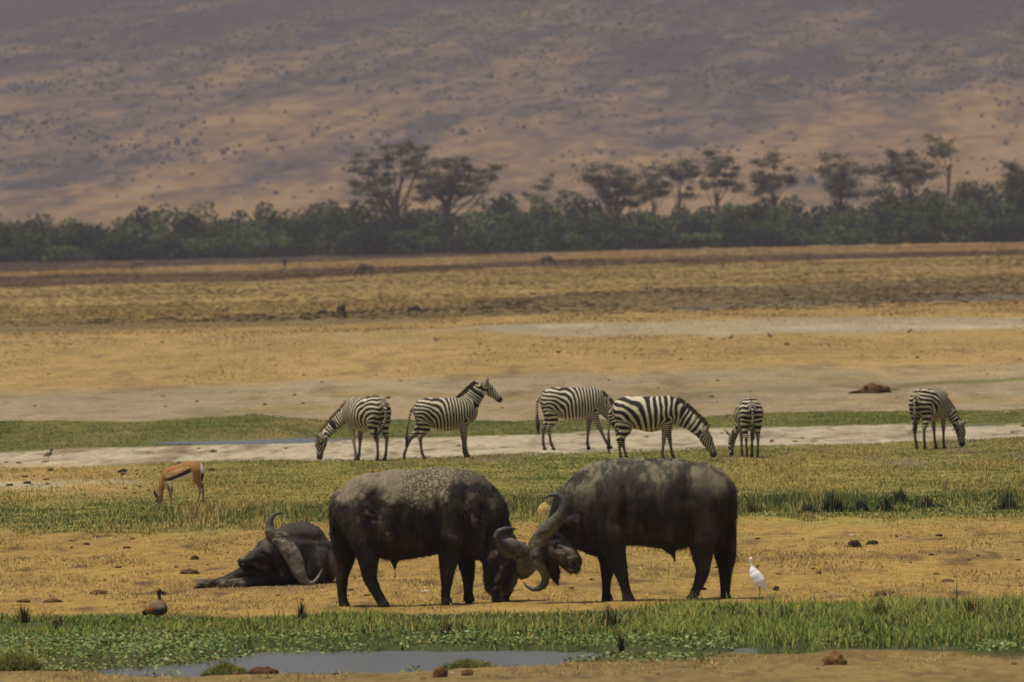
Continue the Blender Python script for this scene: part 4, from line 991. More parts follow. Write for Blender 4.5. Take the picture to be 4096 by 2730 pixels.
# ------------------------------------------------------------------ zebras
def zebra(label, apx, apy, yaw, neck, head, legs, scale=1.0, per=(.092, .055), wide=0.0, tail=None, ears=None, seed=0, dust=.5, pivot=(-.60, .50), body_y=0.0, flip=1):
    """neck/head: lists of (x,y,z,a,b) in body metres; legs: dx of the four feet (near hind, far hind, near fore, far fore)."""
    loc = place(apx, apy)
    root = empty('zebra', loc, yaw)
    root.scale = (scale,) * 3
    tag(root, label, 'zebra', 'zebras at the edge of the salt pan')
    def leg(ps, y, dx, lift=0):
        out = []
        for (x, z, a, b) in ps:
            s = np.clip((.80 - z) / .77, 0, 1) ** 1.15
            yy = y * (1 - .18 * s)
            out.append((x + dx * s, yy, z, a, b))
        return out
    hind = [(-.40, .90, .19, .11), (-.39, .74, .155, .10), (-.40, .60, .105, .075), (-.46, .49, .062, .048), (-.505, .42, .047, .037), (-.50, .33, .032, .028), (-.49, .20, .027, .026), (-.48, .12, .034, .031), (-.46, .07, .028, .028), (-.445, .028, .042, .040)]
    fore = [(.36, .86, .17, .085), (.37, .70, .115, .075), (.375, .57, .068, .052), (.375, .46, .047, .038), (.375, .40, .046, .037), (.375, .32, .030, .027), (.375, .20, .026, .025), (.38, .12, .033, .030), (.395, .07, .028, .028), (.41, .028, .042, .040)]
    T_ = dict(pts=[(-.42, 0, .98, .205, .20), (-.30, 0, .955, .265, .245), (-.10, 0, .895, .310, .285), (.08, 0, .870, .330, .285), (.25, 0, .890, .312, .25), (.38, 0, .93, .275, .20), (.46, 0, .90, .22, .17)], k=.05, tag='torso')
    tubes = [T_]
    for y, dx, ps, tg in ((-.13, legs[0], hind, 'hind'), (.13, legs[1], hind, 'hind'), (-.12, legs[2], fore, 'fore'), (.12, legs[3], fore, 'fore')):
        tubes.append(dict(pts=leg(ps, y, dx), k=.04, tag=tg))
    tubes.append(dict(pts=neck, k=.06, tag='neck'))
    hlat = np.cross(np.array(head[-1][:3]) - np.array(head[0][:3]), (0, 0, 1.0)); nrm = np.linalg.norm(hlat)
    hlat = tuple(hlat / nrm) if nrm > .05 else (0, 1, 0)
    tubes.append(dict(pts=head, k=.035, tag='head', lat=hlat))
    h0, h1 = np.array(head[0][:3]), np.array(head[-1][:3]); ax = (h1 - h0) / np.linalg.norm(h1 - h0)
    lat = np.array(hlat); upv = np.cross(ax, lat); upv *= np.sign(upv[2] if abs(upv[2]) > .05 else upv[0]) or 1
    if ears is None: ears = (upv * 1.0 - ax * .9)
    ed = np.array(ears, float); ed /= np.linalg.norm(ed)
    for s in (-1, 1):
        b0 = h0 + upv * head[0][3] * .65 + lat * s * .05 - ax * .02
        d1 = ed + lat * s * .42; d1 /= np.linalg.norm(d1)
        tubes.append(dict(pts=[(*b0, .020, .020), (*(b0 + d1 * .05), .031, .027), (*(b0 + d1 * .10), .026, .023), (*(b0 + d1 * .15), .006, .006)], k=.012, tag='ear'))
    tl = tail or [(-.60, 0, 1.06), (-.66, 0, .98), (-.68, 0, .80), (-.675, 0, .60), (-.665, 0, .42)]
    rr = np.linspace(.026, .020, len(tl)); rr[-2] = .036; rr[-1] = .012
    tubes.append(dict(pts=[(*p, r, r) for p, r in zip(tl, rr)], k=.02, tag='tail'))
    V, Q = sdf_mesh(tubes, .0105, 3)
    P = (V[:, 0], V[:, 1], V[:, 2])
    x, y, z = P
    # stripe phase: arcs about the root of the thigh on the quarters, upright bands on the barrel, rings on neck and legs
    p0, p1 = per
    wgt = np.interp(x, [-.62, -.25, .1, .45], [1, .85, .40, .16])
    s = np.sqrt((x - pivot[0]) ** 2 + ((z - pivot[1]) * wgt) ** 2)
    def cyc(s_): return s_ / p0 + (1 / p1 - 1 / p0) * .5 * s_ * s_ / .9
    ph_t = cyc(s)
    hz = np.where(z > pivot[1], (z - pivot[1]) / p0, (z - pivot[1]) / .042)
    wts, phs = [], []
    nz = fbm(x * 3.1, y * 3.1, z * 3.1, seed=400 + seed)
    for t in tubes:
        d, al = tube_eval(P, t)
        ww = np.exp(-np.maximum(d, -.02) / .022)
        tg = t['tag']
        if tg == 'torso': ph = ph_t
        elif tg == 'hind': ph = hz; ww = ww * sstep(.78, .55, z)
        elif tg == 'fore':
            ph = cyc(.375 - pivot[0]) + (z - .74) / .042 * -1; ww = ww * sstep(.86, .62, z)
        elif tg == 'neck':
            ph = cyc(.42 - pivot[0]) + al / (p1 * .92)
        elif tg == 'head':
            dd = (x - h0[0]) * ax[0] + (y - h0[1]) * ax[1] + (z - h0[2]) * ax[2]
            uu = (x - h0[0]) * upv[0] + (y - h0[1]) * upv[1] + (z - h0[2]) * upv[2]
            ph = cyc(.42 - pivot[0]) + 9 + dd / .075 + uu / .060
        else:
            ph = al / .05
        wts.append(ww); phs.append(ph)
    wts = np.array(wts); phs = np.array(phs)
    phase = (wts * phs).sum(0) / wts.sum(0) + (.30 * nz + .12 * fbm(x * 9, y * 9, z * 9, seed=450 + seed))
    hd, hal = tube_eval(P, tubes[6]); hlen = np.linalg.norm(h1 - h0)
    tip = (x - h0[0]) * ax[0] + (y - h0[1]) * ax[1] + (z - h0[2]) * ax[2]
    dark = sstep(.84, .98, tip / hlen) * (hd < .02)
    dark = np.maximum(dark, sstep(.055, .03, z))
    lw = wts[1:5].sum(0) / np.maximum(wts.sum(0), 1e-9)
    dark = np.maximum(dark, .62 * sstep(.50, .15, z) * lw)
    td, tal = tube_eval(P, tubes[-1]); tlen = sum(np.linalg.norm(np.array(a) - np.array(b)) for a, b in zip(tl[:-1], tl[1:]))
    dark = np.maximum(dark, sstep(.5, .68, tal / tlen) * (td < .012) * .85)
    spine = np.exp(-(y / .018) ** 2) * sstep(1.10, 1.16, z) * (x < .4)
    dark = np.maximum(dark, spine)
    for k in (-4, -5):  # ear tips and rims
        ed_, eal = tube_eval(P, tubes[k + 1 if k == -4 else k + 2])
    thick = .26 + wide + .30 * sstep(.55, .35, z) - .9 * sstep(.66, .60, z) * (np.abs(x) < .3) - .5 * sstep(.62, .50, z) * (x < -.25) * (np.abs(y) < .06)
    o = mk_mesh('body', V, [Q], M_ZEB, None, dict(phase=phase, dark=np.clip(dark, 0, 1), thick=thick, dust=np.clip(dust + .5 * nz, 0, 1)), smooth=True, parent=root)
    # mane: stiff hair standing along the crest
    npt = np.array([p for p in neck]); n = 1500
    t = rng.uniform(.12, 1.0, n) * (len(npt) - 1); i0 = np.minimum(t.astype(int), len(npt) - 2); fr = (t - i0)[:, None]
    A = npt[i0] * (1 - fr) + npt[i0 + 1] * fr; dirn = npt[i0 + 1, :3] - npt[i0, :3]; dirn /= np.linalg.norm(dirn, axis=1)[:, None]
    lat_ = np.array([0, 1.0, 0]); crest = np.cross(np.broadcast_to(lat_, dirn.shape), dirn) * -1
    crest[crest[:, 2] < 0] *= -1; crest /= np.linalg.norm(crest, axis=1)[:, None]
    base = A[:, :3] + crest * (A[:, 3:4] - .035) + lat_ * rng.normal(0, .009, (n, 1))
    L = .095 * rng.uniform(.7, 1.15, n)[:, None]
    tipp = base + crest * (L + .02) + dirn * rng.normal(0, .018, (n, 1)) + lat_ * rng.normal(0, .008, (n, 1))
    sd_ = dirn * .008
    VV = np.stack([base - sd_, base + sd_, tipp], 1).reshape(-1, 3)
    acc = np.concatenate([[0], np.cumsum(np.linalg.norm(np.diff(npt[:, :3], axis=0), axis=1))])
    al = acc[i0] + fr[:, 0] * (acc[i0 + 1] - acc[i0])
    phm = cyc(.42 - pivot[0]) + al / (p1 * .92) + .22 * fbm(base[:, 0] * 3.1, base[:, 1] * 3.1, base[:, 2] * 3.1, seed=400 + seed) - .22 * 0
    st = sstep(-.2, .2, np.sin(2 * math.pi * (phm + .25)))[:, None]
    c0 = np.array((.30, .21, .13)) * (1 - st) + np.array((.03, .02, .014)) * st
    c3 = np.stack([c0, c0, np.broadcast_to(np.array((.055, .028, .014)), c0.shape)], 1).reshape(-1, 3)
    mk_mesh('mane', VV, [np.arange(n)[:, None] * 3 + np.array([0, 1, 2])], M_FUR, c3, parent=root)
    # tail tuft hair
    e = np.array(tl[-1]); n = 160
    b0 = e + rng.normal(0, .012, (n, 3)) + np.array([0, 0, 1]) * rng.uniform(0, .16, (n, 1))
    tp = b0 + rng.normal(0, .02, (n, 3)) + np.array([0, 0, -1]) * rng.uniform(.06, .16, (n, 1))
    ww = rng.normal(0, .004, (n, 3))
    mk_mesh('tail_hair', np.stack([b0 - ww, b0 + ww, tp], 1).reshape(-1, 3), [np.arange(n)[:, None] * 3 + np.array([0, 1, 2])], M_FUR, np.tile((.03, .022, .018), (n * 3, 1)), parent=root)
    ec = h0 + ax * hlen * .32 + upv * head[1][3] * .35
    for s_ in (-1, 1):
        ball('eye', ec + lat * s_ * head[1][4] * .92, .014, M_EYE, root)
    return root

def build_zebras():
    R_ = math.radians
    # grazing necks: head down in front
    def graze(dy=0.0, reach=.0, drop=0.0):
        neck = [(.42, 0, .95, .20, .12), (.60, dy * .25, .84, .155, .085), (.76 + reach * .5, dy * .6, .66, .125, .066), (.90 + reach, dy * .9, .46, .105, .06)]
        head = [(.935 + reach, dy * .95, .42, .112, .068), (.945 + reach, dy, .32, .112, .062), (.955 + reach, dy * 1.03, .18, .070, .048), (.965 + reach, dy * 1.05, .085, .062, .048)]
        return neck, head
    n, h = graze(.42)
    zebra('zebra seen from behind grazing with head low and tail swinging, leftmost of the herd', 1470, 1846, R_(124), n, h, (.02, -.05, .06, -.16), 1.06, per=(.115, .060), seed=1,
          tail=[(-.60, 0, 1.06), (-.66, .0, .98), (-.67, .01, .80), (-.66, .07, .66), (-.63, .14, .54), (-.60, .20, .45)])
    neck = [(.40, 0, .98, .21, .12), (.53, 0, 1.10, .195, .10), (.66, 0, 1.27, .165, .08), (.77, 0, 1.40, .125, .066)]
    head = [(.84, 0, 1.415, .115, .066), (.93, 0, 1.33, .108, .060), (1.06, 0, 1.21, .072, .048), (1.12, 0, 1.15, .066, .048)]
    zebra('zebra standing with its head raised, looking along the herd', 1779, 1838, R_(6), neck, head, (.02, -.36, .06, .02), 1.0, seed=2, ears=(.1, 0, 1),
          tail=[(-.58, 0, 1.05), (-.65, 0, .97), (-.70, 0, .80), (-.74, 0, .58), (-.76, 0, .42), (-.75, 0, .33)])
    n, h = graze(-.02, .0)
    zebra('zebra grazing with its head hidden behind the boldly striped one', 2290, 1803, R_(9), n, h, (.06, -.08, .32, -.08), 1.07, seed=3)
    neck = [(.42, 0, .94, .23, .13), (.62, 0, .85, .195, .10), (.83, 0, .71, .155, .08), (1.01, 0, .54, .125, .068)]
    head = [(1.05, 0, .50, .118, .070), (1.11, 0, .38, .118, .064), (1.19, 0, .22, .078, .050), (1.235, 0, .11, .066, .050)]
    zebra('boldly striped zebra grazing just above the darker buffalo, with broad stripes and warm cream coat', 2588, 1858, R_(-4), neck, head, (.0, .10, -.10, .10), 1.03, per=(.125, .095), wide=0.0, seed=4, dust=.15, pivot=(-.75, .40),
          tail=[(-.60, 0, 1.02), (-.665, 0, .92), (-.69, 0, .74), (-.70, 0, .55), (-.70, 0, .38), (-.70, 0, .26)])
    neck = [(.40, 0, .95, .20, .12), (.55, .04, .86, .155, .085), (.66, .12, .68, .125, .066), (.70, .20, .48, .105, .06)]
    head = [(.70, .24, .44, .098, .062), (.69, .27, .31, .088, .056), (.67, .28, .18, .062, .044), (.66, .28, .08, .05, .042)]
    zebra('zebra facing away with both hindquarters and tail in view, grazing', 2998, 1842, R_(96), neck, head, (-.0, .04, .0, .0), .95, per=(.125, .065), seed=5,
          tail=[(-.60, 0, 1.06), (-.66, 0, .98), (-.68, 0, .80), (-.675, 0, .62), (-.66, 0, .46)])
    neck = [(.40, 0, .95, .20, .12), (.57, -.06, .86, .165, .09), (.68, -.14, .68, .14, .075), (.76, -.23, .48, .115, .066)]
    head = [(.77, -.27, .43, .108, .070), (.78, -.30, .32, .104, .066), (.78, -.31, .18, .072, .052), (.78, -.32, .08, .062, .05)]
    zebra('zebra turned away grazing alone at the far end of the salt pan', 3722, 1799, R_(62), neck, head, (-.02, .06, .02, .05), 1.0, per=(.115, .062), seed=6,
          tail=[(-.60, 0, 1.06), (-.66, 0, .98), (-.68, 0, .80), (-.675, 0, .60), (-.665, 0, .42)])

# ------------------------------------------------------------------ gazelle, birds, far game
def gazelle():
    T, loc = tracer(0, 1780, .3825, 750, 2026)
    root = empty('gazelle', loc)
    tag(root, 'small tan gazelle with a dark flank stripe grazing in the meadow', 'gazelle')
    y1, y2 = -.06, .06
    tubes = [
        dict(pts=[T(2055, 262, 78, 0, 62), T(1960, 285, 98, 0, 70), T(1880, 315, 92, 0, 72), T(1800, 315, 80, 0, 60), T(1760, 330, 64, 0, 50)], k=.02),
        dict(pts=[T(1765, 345, 66, 0, 46), T(1715, 400, 46, 0, 30), T(1685, 470, 36, 0, 26), T(1675, 530, 34, 0, 25)], k=.03),
        dict(pts=[T(1668, 545, 36, 0, 24), T(1672, 590, 30, 0, 21), T(1672, 630, 20, 0, 15), T(1668, 650, 15, 0, 13)], k=.02),
        dict(pts=[T(1640, 540, 10, -.02, 6), T(1622, 505, 13, -.05, 6), T(1614, 465, 4, -.07, 4)], k=.008),
        dict(pts=[T(1640, 560, 10, .02, 6), T(1625, 540, 12, .05, 6), T(1605, 500, 4, .07, 4)], k=.008),
        dict(pts=[T(2060, 290, 72, y1, 40), T(2060, 370, 44, y1, 28), T(2085, 430, 22, y1, 18), T(2098, 470, 14, y1, 12), T(2088, 540, 10, y1, 9), T(2072, 600, 10, y1, 9), T(2066, 636, 11, y1, 11)], k=.02),
        dict(pts=[T(2080, 290, 66, y2, 40), T(2090, 370, 40, y2, 26), T(2112, 430, 20, y2, 16), T(2124, 470, 13, y2, 12), T(2126, 540, 10, y2, 9), T(2126, 600, 10, y2, 9), T(2122, 630, 11, y2, 11)], k=.02),
        dict(pts=[T(1785, 370, 42, y1, 26), T(1795, 430, 24, y1, 16), T(1796, 490, 14, y1, 12), T(1792, 560, 10, y1, 9), T(1786, 636, 11, y1, 11)], k=.02),
        dict(pts=[T(1775, 370, 40, y2, 26), T(1770, 440, 22, y2, 16), T(1778, 500, 13, y2, 12), T(1782, 560, 10, y2, 9), T(1790, 630, 11, y2, 11)], k=.02),
        dict(pts=[T(2122, 240, 9, 0), T(2136, 290, 9, 0), T(2126, 350, 14, 0), T(2122, 378, 5, 0)], k=.01),
    ]
    V, Q = sdf_mesh(tubes, .007)
    cx, cy = T.inv(V)
    rufous, pale, dk, white, legc = lin(150, 104, 60), lin(178, 142, 94), lin(60, 44, 30), lin(232, 222, 200), lin(128, 108, 82)
    n = fbm(V[:, 0] * 12, V[:, 1] * 12, V[:, 2] * 12, seed=501)
    top = interp(cx, [(1700, 326), (1800, 294), (1900, 250), (1980, 240), (2030, 240), (2150, 240)])
    l2 = interp(cx, [(1700, 362), (1800, 346), (1900, 304), (2000, 256), (2030, 256)])
    l3 = interp(cx, [(1700, 396), (1800, 384), (1900, 346), (2000, 306), (2010, 296)])
    c = np.tile(rufous, (len(V), 1))
    def put(mk, k):
        mk = np.clip(mk, 0, 1)[:, None]
        nonlocal c
        c = c * (1 - mk) + k * mk
    body = sstep(1700, 1760, cx)
    put(sstep(-8, 8, cy - top + 8 * n) * body * sstep(2010, 1980, cx), pale)
    put(sstep(-6, 6, cy - l2 + 6 * n) * body * sstep(2030, 1990, cx), dk)
    put(sstep(-6, 6, cy - l3 + 4 * n) * body * sstep(2040, 2000, cx), white)
    put(sstep(420, 470, cy) * (cx > 1740), legc)
    put(sstep(2100, 2118, cx) * (cy < 420), white)
    put((cx > 2110) * sstep(300, 330, cy) * sstep(400, 390, cy), dk)
    put((cx < 1730) * sstep(400, 520, cy), lin(140, 108, 70))
    put((cx < 1650) * (cy < 560) * (cy > 440), lin(70, 56, 44))
    mk_mesh('body', V, [Q], M_FUR, c * (1 + .15 * n)[:, None], smooth=True, parent=root)
    for yy in (-.025, .02):
        horn_mesh(root, [T(1650, 580, 8, yy), T(1628, 595, 7, yy * 1.5), T(1612, 612, 5, yy * 2), T(1596, 625, 3, yy * 2.2)], col=(.03, .025, .02), tip=(.02, .02, .02), kk=.004)
    ball('eye', T(1662, 585, 1, -.03)[:3], .009, M_EYE, root)

def egret():
    T, loc = tracer(2900, 2230, .12755, 3055, 2425)
    root = empty('egret', loc); root.scale = (1.12,) * 3
    tag(root, 'white egret standing in the grass behind the darker buffalo', 'bird')
    tubes = [
        dict(pts=[T(930, 640, 100, 0, 80), T(1010, 760, 165, 0, 130), T(1110, 900, 160, 0, 125), T(1210, 1040, 95, 0, 80), T(1290, 1150, 55, 0, 40), T(1320, 1195, 22, 0, 20)], k=.02),
        dict(pts=[T(950, 600, 90, 0, 70), T(915, 520, 50, 0, 45), T(898, 430, 42, 0, 38), T(882, 350, 48, 0, 42), T(880, 290, 58, 0, 46), T(895, 262, 40, 0, 36)], k=.02),
        dict(pts=[T(1000, 950, 60, -.02, 30), T(1060, 1040, 26, -.02, 20)], k=.03),
    ]
    V, Q = sdf_mesh(tubes, .005, 14)
    cx, cy = T.inv(V)
    c = np.tile(lin(236, 236, 230), (len(V), 1)); b = (sstep(360, 300, cy) * sstep(880, 930, cx))[:, None]
    c = c * (1 - .5 * b) + lin(230, 205, 150) * .5 * b
    mk_mesh('body', V, [Q], M_PLUME, c, smooth=True, parent=root)
    V, Q = sdf_mesh([dict(pts=[T(850, 280, 22, 0, 16), T(800, 290, 14, 0, 10), T(765, 302, 4, 0, 4)], k=.002)], .0018)
    mk_mesh('beak', V, [Q], M_PLUME, np.tile(lin(206, 140, 60), (len(V), 1)), smooth=True, parent=root)
    for s in (-.018, .018):
        V, Q = sdf_mesh([dict(pts=[T(1100, 1020, 22, s), T(1120, 1250, 10, s), T(1100, 1400, 9, s), T(1100, 1530, 9, s), T(1060, 1545, 9, s)], k=.003)], .0024)
        mk_mesh('leg', V, [Q], M_PLUME, np.tile(lin(70, 64, 50), (len(V), 1)), smooth=True, parent=root)
    ball('eye', T(862, 282, 1, -.015)[:3], .0035, M_EYE, root)

def goose():
    T, loc = tracer(500, 2330, .1148, 635, 2502)
    root = empty('goose', loc)
    tag(root, 'brown goose with an orange wing patch standing in the pond grass', 'bird')
    tubes = [
        dict(pts=[T(680, 1170, 60, 0, 50), T(850, 1080, 150, 0, 110), T(1050, 1010, 250, 0, 170), T(1230, 1010, 270, 0, 190), T(1300, 1040, 210, 0, 160)], k=.02),
        dict(pts=[T(1290, 860, 110, 0, 90), T(1235, 740, 66, 0, 60), T(1215, 620, 66, 0, 58), T(1205, 500, 76, 0, 64), T(1200, 420, 90, 0, 76), T(1225, 380, 70, 0, 60)], k=.025),
        dict(pts=[T(650, 1140, 50, 0, 50), T(720, 1240, 40, 0, 40)], k=.02),
    ]
    V, Q = sdf_mesh(tubes, .005, 12)
    cx, cy = T.inv(V)
    c = np.tile(lin(126, 100, 76), (len(V), 1))
    def put(mk, k):
        nonlocal c
        mk = np.clip(mk, 0, 1)[:, None]; c = c * (1 - mk) + k * mk
    n = fbm(V[:, 0] * 30, V[:, 1] * 30, V[:, 2] * 30, seed=511)
    put(np.exp(-(((cx - 900) / 180) ** 2 + ((cy - 1050 + (cx - 900) * .45) / 75) ** 2) * 1.2), lin(186, 96, 40))
    put(np.exp(-(((cx - 1280) / 170) ** 2 + ((cy - 960) / 60) ** 2)), lin(158, 140, 116))
    put(sstep(1020, 1100, cy) * sstep(1000, 1060, cx), lin(74, 64, 50))
    put(sstep(780, 700, cx), lin(40, 34, 30))
    put(sstep(760, 700, cy), lin(74, 50, 34))
    put(sstep(470, 430, cy) * (cx < 1230), lin(120, 74, 44))
    mk_mesh('body', V, [Q], M_PLUME, c * (1 + .2 * n)[:, None], smooth=True, parent=root)
    V, Q = sdf_mesh([dict(pts=[T(1270, 430, 42, 0, 30), T(1320, 455, 22, 0, 20), T(1340, 470, 10, 0, 12)], k=.002)], .003)
    mk_mesh('beak', V, [Q], M_PLUME, np.tile(lin(70, 50, 44), (len(V), 1)), smooth=True, parent=root)
    for s, dx in ((-.03, 0), (.03, 60)):
        V, Q = sdf_mesh([dict(pts=[T(1080 + dx, 1200, 36, s), T(1085 + dx, 1350, 20, s), T(1080 + dx, 1500, 18, s), T(1130 + dx, 1510, 14, s)], k=.003)], .004)
        mk_mesh('leg', V, [Q], M_PLUME, np.tile(lin(150, 90, 70), (len(V), 1)), smooth=True, parent=root)
    ball('eye', T(1235, 400, 1, -.026)[:3], .005, M_EYE, root)

def small_bird(px, py, label, flip=1, tone=(110, 98, 84), s=1.0):
    loc = place(px, py)
    root = empty('plover', loc); root.scale = (flip * s, s, s)
    tag(root, label, 'bird', 'small wading birds on the plain')
    t = [dict(pts=[(-.11, 0, .12, .015, .015), (-.06, 0, .145, .035, .03), (.0, 0, .165, .052, .045), (.04, 0, .185, .042, .038)], k=.015),
         dict(pts=[(.045, 0, .205, .026, .024), (.055, 0, .25, .028, .026)], k=.012)]
    V, Q = sdf_mesh(t, .007)
    c = np.tile(lin(*tone), (len(V), 1)); c[V[:, 2] < .13] = lin(200, 190, 170); c[V[:, 2] > .245] = lin(60, 52, 44)
    mk_mesh('body', V, [Q], M_PLUME, c, smooth=True, parent=root)
    V, Q = sdf_mesh([dict(pts=[(.075, 0, .25, .007, .007), (.11, 0, .245, .003, .003)], k=.002)], .003)
    mk_mesh('beak', V, [Q], M_PLUME, np.tile((.02, .02, .02), (len(V), 1)), smooth=True, parent=root)
    for yy in (-.018, .018):
        V, Q = sdf_mesh([dict(pts=[(0, yy, .13, .006, .006), (-.005, yy, .06, .005, .005), (0, yy, -.01, .005, .005), (.03, yy, -.012, .005, .005)], k=.002)], .0035)
        mk_mesh('leg', V, [Q], M_PLUME, np.tile(lin(60, 50, 44), (len(V), 1)), smooth=True, parent=root)

def far_game(px, py, label, yaw=0, s=1.0, tone=(.10, .078, .06), down=True, name='wildebeest'):
    loc = place(px, py)
    root = empty(name, loc, yaw); root.scale = (s,) * 3
    tag(root, label, name, 'grazing game far out on the plain')
    t = [dict(pts=[(-.55, 0, .98, .22, .2), (-.1, 0, .95, .28, .24), (.35, 0, 1.05, .33, .22), (.5, 0, 1.0, .25, .2)], k=.05)]
    for x in (-.52, .40):
        for yy in (-.13, .13):
            t.append(dict(pts=[(x, yy, .85, .16, .1), (x + .02, yy, .6, .08, .06), (x - .02, yy, .38, .045, .04), (x, yy, .02, .04, .04)], k=.04))
    if down: t.append(dict(pts=[(.55, 0, .95, .2, .12), (.8, 0, .7, .13, .09), (.95, 0, .45, .10, .08), (1.0, 0, .15, .07, .06)], k=.05))
    else: t.append(dict(pts=[(.55, 0, 1.1, .2, .12), (.8, 0, 1.25, .13, .09), (1.0, 0, 1.15, .10, .08), (1.15, 0, .9, .07, .06)], k=.05))
    t.append(dict(pts=[(-.72, 0, 1.05, .03, .03), (-.8, 0, .8, .03, .03), (-.78, 0, .45, .05, .05)], k=.02))
    V, Q = sdf_mesh(t, .03)
    n = fbm(V[:, 0] * 4, V[:, 1] * 4, V[:, 2] * 4, seed=521)
    mk_mesh('body', V, [Q], M_FUR, np.array(tone) * (1 + .4 * n)[:, None], smooth=True, parent=root)
    h = t[5]['pts']; a = np.array(h[2][:3])
    for sg in (-1, 1):
        V, Q = sdf_mesh([dict(pts=[(a[0] - .05, sg * .06, a[2] + .08, .03, .03), (a[0] - .05, sg * .25, a[2] + .06, .025, .025), (a[0] - .08, sg * .3, a[2] + .22, .01, .01)], k=.01)], .012)
        mk_mesh('horn', V, [Q], M_HORN, np.tile((.03, .028, .025), (len(V), 1)), smooth=True, parent=root)

# ------------------------------------------------------------------ dung, clods, stones, sedge
def lump(name, px, py, wpx, hpx, col, label, cat, group=None, rough=1.0, seed=0, flatb=True, loc=None):
    x, y, z = loc or place(px, py)
    S = F / y; w2, hh = wpx / S / 2, hpx / S
    n = 26; u, v = np.meshgrid(np.linspace(0, 2 * math.pi, n, endpoint=False), np.linspace(0, math.pi / 2 * 1.08, 12), indexing='ij')
    X, Y, Z = np.cos(u) * np.sin(v), np.sin(u) * np.sin(v), np.cos(v)
    r = 1 + rough * (.32 * fbm(X * 1.7 + seed, Y * 1.7, Z * 1.7, seed=601) + .26 * fbm(X * 5 + seed, Y * 5, Z * 5, seed=602) + .12 * fbm(X * 14 + seed, Y * 14, Z * 14, seed=604))
    V = np.stack([X * r * w2, Y * r * w2 * .8, Z * r * hh], -1).reshape(-1, 3)
    i = np.arange(n * 12).reshape(n, 12); i2 = np.roll(i, -1, 0)
    q = np.stack([i[:, :-1], i[:, 1:], i2[:, 1:], i2[:, :-1]], -1).reshape(-1, 4)
    nn = fbm(V[:, 0] * 30 + seed, V[:, 1] * 30, V[:, 2] * 30, seed=603)
    c = np.array(col) * (1 + .45 * nn)[:, None]
    o = mk_mesh(name, V, [q[:, ::-1]], M_CLOD, c, smooth=True, loc=(x, y, z - .004))
    tag(o, label, cat, group)
    return o

def sedge(px, py, wpx, hpx, n, label, col=(.028, .040, .020), group='sedge clumps', dep=.5):
    if py < 2100: wpx *= 1.25; n = int(n * 2.2); dep *= .8
    x, y, z = place(px, py); S = F / y; w_, h_ = wpx / S / 2, hpx / S
    a = np.clip(rng.normal(0, .45, n), -1, 1); bx = x + a * w_; by = y + rng.normal(0, .4, n) * dep * w_
    h = h_ * (1 - .7 * np.abs(a)) * rng.uniform(.25, 1.1, n)
    if n <= 12: h = h_ * rng.uniform(.85, 1.05, n)
    if py > 2450 and n > 12: h *= 1.55
    if n > 100: h *= .75 + .6 * vnoise(bx * 6, by * 2, seed=77)
    c = jitter(np.tile(col, (n, 1)), n, .45)
    gq = rng.uniform(0, 1, n) + (.22 if py > 2450 else 0); c[gq < .30] = jitter(np.tile(lin(92, 104, 52), ((gq < .30).sum(), 1)), (gq < .30).sum(), .3); c[gq > .94] = lin(150, 124, 70)
    o = blades('sedge_clump', bx, by, np.array(gz(bx, by)), h, rng.uniform(.008, .02, n), c, 2, lean=.22, kind=None, origin=(x, y, z))
    tag(o, label, 'sedge', group)

def tussock(px, py, wpx, hpx, label):
    x, y, z = place(px, py); z = max(z, -.06); S = F / y; w_, h_ = wpx / S / 2, hpx / S
    root = empty('grass_tussock', (x, y, z)); tag(root, label, 'grass tussock', 'grass mounds in the pond')
    n = 24; u, v = np.meshgrid(np.linspace(0, 2 * math.pi, n, endpoint=False), np.linspace(0, math.pi / 2 * 1.1, 10), indexing='ij')
    X, Y, Z = np.cos(u) * np.sin(v), np.sin(u) * np.sin(v), np.cos(v)
    r = 1 + .2 * fbm(X * 2 + px, Y * 2, Z * 2, seed=611)
    V = np.stack([X * r * w_ * .96, Y * r * w_ * .7, Z * r * h_ * .72], -1).reshape(-1, 3)
    i = np.arange(n * 10).reshape(n, 10); i2 = np.roll(i, -1, 0)
    q = np.stack([i[:, :-1], i[:, 1:], i2[:, 1:], i2[:, :-1]], -1).reshape(-1, 4)
    mk_mesh('mound', V, [q[:, ::-1]], M_CLOD, np.tile(lin(70, 64, 34), (len(V), 1)), smooth=True, parent=root)
    m_ = 5200; p = rng.integers(0, len(V), m_); b = V[p] * .97 + rng.normal(0, .012, (m_, 3)); b[:, 2] = np.clip(b[:, 2], -.03, None)
    nn = fbm(b[:, 0] * 9, b[:, 1] * 9, b[:, 2] * 9, seed=612)
    t = np.clip(.4 + nn + rng.uniform(-.3, .3, m_), 0, 1)[:, None]
    c = lin(70, 86, 38) * (1 - t) + lin(138, 128, 62) * t
    blades('foliage', b[:, 0], b[:, 1], b[:, 2], rng.uniform(.02, .06, m_), rng.uniform(.005, .012, m_), jitter(c, m_, .25), 1, lean=1.0, kind=None, parent=root)

